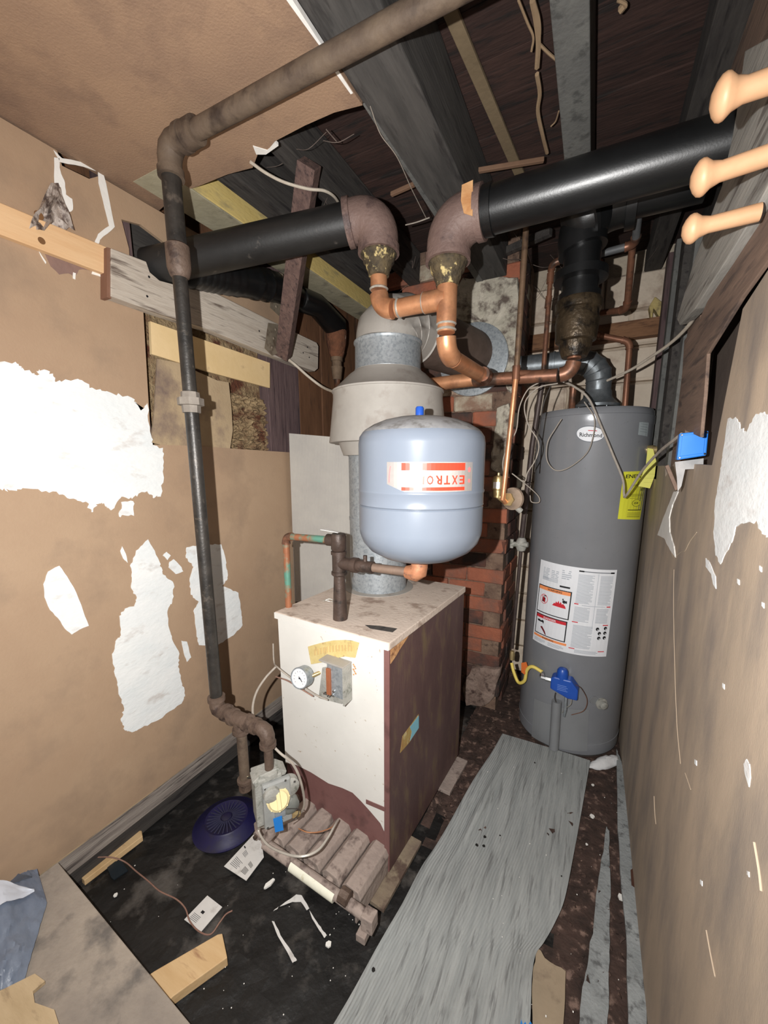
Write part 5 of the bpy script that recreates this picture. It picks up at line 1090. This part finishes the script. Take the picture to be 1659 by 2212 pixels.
# rag
rg = random.Random(17); vs, fs = [], []
for j in range(9):
    for i in range(13):
        s_, t = i / 12, j / 8; px = 1268 + 70 * s_; w_ = 3 + 26 * math.sin(min(1, s_ * 1.1) * 2.4); p = Z(px, 1646 - 12 * s_ + (t - .5) * w_, .03)
        p.z = .008 + .03 * math.sin(t * math.pi) * math.sin(s_ * 2.6) + rg.uniform(-.004, .004); vs.append(p)
for j in range(8):
    for i in range(12): k = j * 13 + i; fs.append((k, k + 1, k + 14, k + 13))
o = obj('white_rag', vs, fs, RAGW, None, True); tag(o, 'crumpled white rag at the foot of the water heater', 'rag'); md = o.modifiers.new('solid', 'SOLIDIFY'); md.thickness = .004
# white crumbs
cr = [(1281, 1697, .007), (1279, 1765, .011), (1267, 1825, .005), (1340, 1940, .012), (1354, 1792, .006), (1281, 1722, .003), (1330, 1747, .003), (578, 1910, .014), (709, 2042, .010), (250, 1935, .007), (712, 1862, .004)]
for k, (a, b, s_) in enumerate(cr):
    c = Z(a, b, .0); r_ = random.Random(60 + k); ps = [c + V((s_ * r_.uniform(.6, 1.1) * math.cos(t * 1.05), s_ * r_.uniform(.6, 1.1) * math.sin(t * 1.05), .001)) for t in range(6)]
    if k in (7,): ps = [V((q.x, q.y, .001)) for q in [Z(x, y, .001) for x, y in ((570, 1921), (574, 1912), (590, 1900), (594, 1902), (585, 1914), (574, 1921))]]
    lab = ('white plaster chip near the rag, right of the runner', 'larger white chip right of the runner top', 'small white chip beside the middle of the runner', 'white chip between the felt strip and fallen trim', 'tiny white chip on the fallen trim board', 'speck below the rag', 'speck beside the trim',
           'white leaf-shaped sliver before the paper card', 'white chip right of the printed square outline', 'white chip near the left slab edge', 'tiny white crumb by the boiler pad')[k]
    if k in (5, 6, 10): continue
    tag(prism('plaster_chip', ps, (0, 0, s_ * .4 + .001), GYP), lab, 'plaster chip', 'white plaster chips')
# fine white specks everywhere
rg = random.Random(31); parts = []
for _ in range(70):
    a, b = rg.choice(((rg.uniform(1050, 1340), rg.uniform(1600, 2200)), (rg.uniform(200, 800), rg.uniform(1850, 2200)))); c = Z(a, b, .026 if 850 < a < 1260 and b > 1640 else .002); s_ = rg.uniform(.0006, .0016)
    vv, ff = boxvf((c.x - s_, c.y - s_, c.z), (c.x + s_, c.y + s_ * rg.uniform(.5, 1.5), c.z + s_)); parts.append((vv, ff))
vs, fs = join(parts); tag(obj('white_specks', vs, fs, GYP), 'fine white specks scattered on the floor and runner', 'specks', kind='stuff')
# papers
def card(nm, pl, lab, marks, lbl2):
    t = thing(nm, lab, 'card', Z(*pl[0], 0)); q = [Z(a, b, .004) for a, b in pl]; prism('sheet', q, (0, 0, .0015), WHTP, t)
    for a, b, w_, h_, mt in marks:
        f = lambda s, u, hh=0: (q[0].lerp(q[1], s)).lerp(q[3].lerp(q[2], s), u) + V((0, 0, .0017))
        P = Print(f); P.rect(a, b, a + w_, b + h_, mt); P.build('print', t)
    return t
r_ = random.Random(4); G1 = M('grey_ink', (120, 120, 122))
mk = [(.1 + .0 * k, .1 + .035 * k, r_.uniform(.3, .5), .014, G1) for k in range(6)] + [(.62, .12 + .03 * k, .22, .014, TXTD) for k in range(6)] + [(.2, .42 + .03 * k, .2, .014, G1) for k in range(4)] + [(.66, .38 + .03 * k, .2, .014, TXTD) for k in range(4)] + [(.05, .52, .1, .03, TXTD)]
card('paper_card', [(482, 1875), (530, 1903), (572, 1845), (530, 1800)][0:4] and [(484, 1872), (532, 1903), (570, 1852), (560, 1790)], 'larger whitish printed card lying between the blue disc and the boiler pad', mk, '')
mk = [(.12, .12 + .05 * k, .42, .02, G1) for k in range(5)] + [(.35, .45, .16, .1, TXTD)]
card('paper_card', [(398, 1987), (434, 2014), (480, 1960), (448, 1935)], 'small white printed card beneath the brown wire', mk, '')
tag(wire('brown_wire', [Z(200, 1852, .05), Z(240, 1852, .045), Z(270, 1862, .02), Z(295, 1883, .01), Z(320, 1903, .01), Z(345, 1925, .01), Z(380, 1942, .01), Z(400, 1962, .01), Z(410, 1990, .012), Z(430, 2012, .01), Z(455, 2018, .006), Z(475, 1992, .006), Z(488, 1975, .008), Z(502, 1967, .01)], .0022, WIREB), 'kinked brown wire trailing over the pine offcut and the small card', 'wire')
# painted square outline
sqt = thing('paint_outline', 'worn white painted outline of a square on the dark floor', 'paint mark', Z(650, 2000, 0))
for pl in ([(604, 1958), (640, 1932), (652, 1934), (668, 1962), (662, 1966), (650, 1948), (632, 1948)], [(587, 1990), (592, 1990), (606, 2020), (634, 2062), (641, 2074), (632, 2080), (620, 2056), (600, 2022)], [(668, 1966), (685, 1992), (696, 2008), (706, 2020), (700, 2026), (690, 2010), (674, 1984)], [(590, 1968), (602, 1958), (598, 1964)]):
    p = jag([Z(a, b, .002) for a, b in pl], 3, .001, random.Random(2)); prism('paint_stroke', [V((q.x, q.y, .001)) for q in p], (0, 0, .001), WHTP, sqt)
# navy slotted disc
dc = Z(490, 1772, .015); nd = thing('slotted_disc', 'dusty navy blue plastic floor disc with radial slots, under the drip leg', 'plastic cover', (dc.x, dc.y, 0)); NR = .118
lathe('rim', (dc.x, dc.y, 0), [(0, NR + .006), (.005, NR + .008), (.008, NR), (.016, NR * .93), (.028, NR * .72), (.032, NR * .68), (.03, NR * .64), (.022, .01)], NAVY, nd, seg=48)
for k in range(28):
    a = k * 2 * math.pi / 28; bar('slot_rib', (dc.x + .022 * math.cos(a), dc.y + .022 * math.sin(a), .030), (dc.x + NR * .62 * math.cos(a), dc.y + NR * .62 * math.sin(a), .028), .004, .007, NAVYD, nd, bv=0)
lathe('hub', (dc.x, dc.y, .022), [(0, .022), (.012, .02), (.016, .012)], NAVY, nd, seg=20)
# pine offcuts
def plank3(nm, pl, th, mt, lab, z=.0):
    p = [Z(a, b, z + th) for a, b in pl]; return tag(bevel(prism(nm, p, (0, 0, -th), mt), .002), lab, 'wood offcut', 'pine offcuts on the floor')
plank3('pine_offcut', [(162, 1882), (278, 1794), (306, 1794), (308, 1806), (182, 1902)], .022, PINEX, 'thin pine offcut lying against the foot of the left wall')
plank3('pine_offcut', [(300, 2120), (334, 2097), (470, 2018), (480, 2016), (491, 2068), (374, 2152), (345, 2180)], .03, PINEX, 'broad pale pine offcut pinned under the cement board edge')
flat('dark_scrap', [(228, 1866), (262, 1860), (276, 1882), (246, 1902), (240, 1896)], .004, M('dark_teal', (22, 34, 42), rough=.6), 'small black-blue scrap beside the thin pine offcut', 'scrap', .001, 8, 2, .001)
# dusty board leaning at lower left
P1, P2, P3 = X(125, 1862, -1.40), X(0, 1885, -1.40), Z(412, 2212, .06)
dv = (P3 - P1).normalized(); far = P3 + dv * .28
back = (P2 - P1); back.z = .0; back = back.normalized() * .9; 
back = V((0, -.9, 0)); pts = [P1, P1 + back, far + back, far]
sb = prism('cement_board', pts, (0, 0, -.014), SLAB, None, .002); tag(sb, 'dusty grey cement board sloping from the left wall to the floor, lower left corner', 'board')
nrm = (P3 - P1).cross(back).normalized(); nrm = nrm if nrm.z > 0 else -nrm
def SL(a, b, h=0):
    d = ray(a, b); t = (P1 - EYE).dot(nrm) / d.dot(nrm); return EYE + d * t + nrm * h
# plastic bag on it
bg = thing('plastic_bag', 'crumpled blue-grey and white plastic bag on the cement board at the left edge', 'bag', SL(20, 1950))
rg = random.Random(23); ni, nj = 40, 30
def hb(s_, t): return max(0, 1 - s_ ** 4) * (.035 * math.sin(math.pi * min(1, t)) + .010 * math.sin(11 * t + 6 * s_) + .008 * math.sin(17 * s_ - 9 * t)) + .012
def film(nm, mt, fn, extra, amp, ni=ni, nj=nj):
    vs, fs = [], []
    for j in range(nj + 1):
        for i in range(ni + 1):
            s_, t = i / ni, j / nj; a, b, h_ = fn(s_, t); vs.append(SL(a, b, max(.003, h_ + extra + rg.uniform(-amp, amp))))
    for j in range(nj):
        for i in range(ni): k = j * (ni + 1) + i; fs.append((k, k + 1, k + ni + 2, k + ni + 1))
    obj(nm, vs, fs, mt, bg, True)
film('bag_film', BAG, lambda s_, t: (-160 + (262 - 70 * abs(t - .3)) * s_, 1872 + 12 * s_ + t * (330 - 90 * s_), hb(s_, t)), 0, .0035)
film('white_lining', BAGW, lambda s_, t: (-120 + 196 * s_, 1985 - 22 * s_ - 22 * s_ * s_ + (t - .5) * (84 * (1 - s_ ** 2) + 4), hb((s_ * 196 + 40) / 262, .33 + .1 * t)), .012, .002, 24, 8)
film('dark_fold', M('dark_grey_plastic', (72, 78, 88), (92, 98, 110), rough=.4, bump=.2), lambda s_, t: (-120 + 190 * s_, 1905 + 4 * s_ + (t - .5) * (34 * (1 - s_ ** 3) + 3), hb((s_ * 190 + 40) / 262, .12)), .008, .002, 20, 6)
q = [SL(a, b, .004) for a, b in ((-60, 2200), (0, 2150), (76, 2112), (98, 2128), (72, 2150), (76, 2175), (118, 2190), (140, 2260), (-60, 2300))]
tag(prism('tan_board_scrap', q, nrm * .012, M('tan_plywood', (186, 162, 126), (204, 180, 144), (150, 128, 100), s=4, s3=6, rough=.8, axis='x', st=5)), 'tan broken board on the cement board, bottom left corner', 'board scrap')
# cables at the boiler
tag(wire('boiler_cable', [Y(596, 1440, 1.02), Y(572, 1466, .98), Y(552, 1500, .93), Y(546, 1540, .88), Y(562, 1578, .84), Y(600, 1622, .82), Y(632, 1650, .84), Y(650, 1690, .86), Y(657, 1740, .88), Y(640, 1768, .88)], .004, WIREG), 'grey cable looping from the boiler side down past the gas valve', 'cable')
tag(wire('gauge_wire', [Y(590, 1390, 1.06), Y(592, 1430, 1.04), Y(600, 1442, .99), Y(625, 1462, .99), Y(650, 1480, .99), Y(680, 1500, .99), Y(708, 1512, .99)], .0028, WIREG), 'thin wire crossing the boiler front below the gauge', 'wire')
tag(wire('gauge_wire', [Y(596, 1462, 1.02), Y(620, 1470, .995), Y(650, 1488, .99), Y(676, 1504, .99)], .0025, WIREB), 'brown wire beneath the gauge on the boiler front', 'wire')
tag(wire('pilot_tube', [G(-.01, -.085, .03), Y(558, 1790, .80), Y(575, 1822, .78), Y(610, 1842, .77), Y(650, 1850, .78), Y(685, 1838, .82), Y(708, 1810, .88), Y(722, 1785, .93), Y(730, 1772, .97)], .0038, M('silver_tube', (190, 184, 172), (206, 200, 190), rough=.4, metal=.3)), 'silvery pilot tube sagging in front of the burners', 'tube')
tag(wire('thermocouple', [Y(645, 1790, .84), Y(665, 1798, .84), Y(690, 1797, .87), Y(715, 1788, .92), Y(724, 1778, .96)], .0018, COP), 'thin copper thermocouple line above the burners', 'tube')
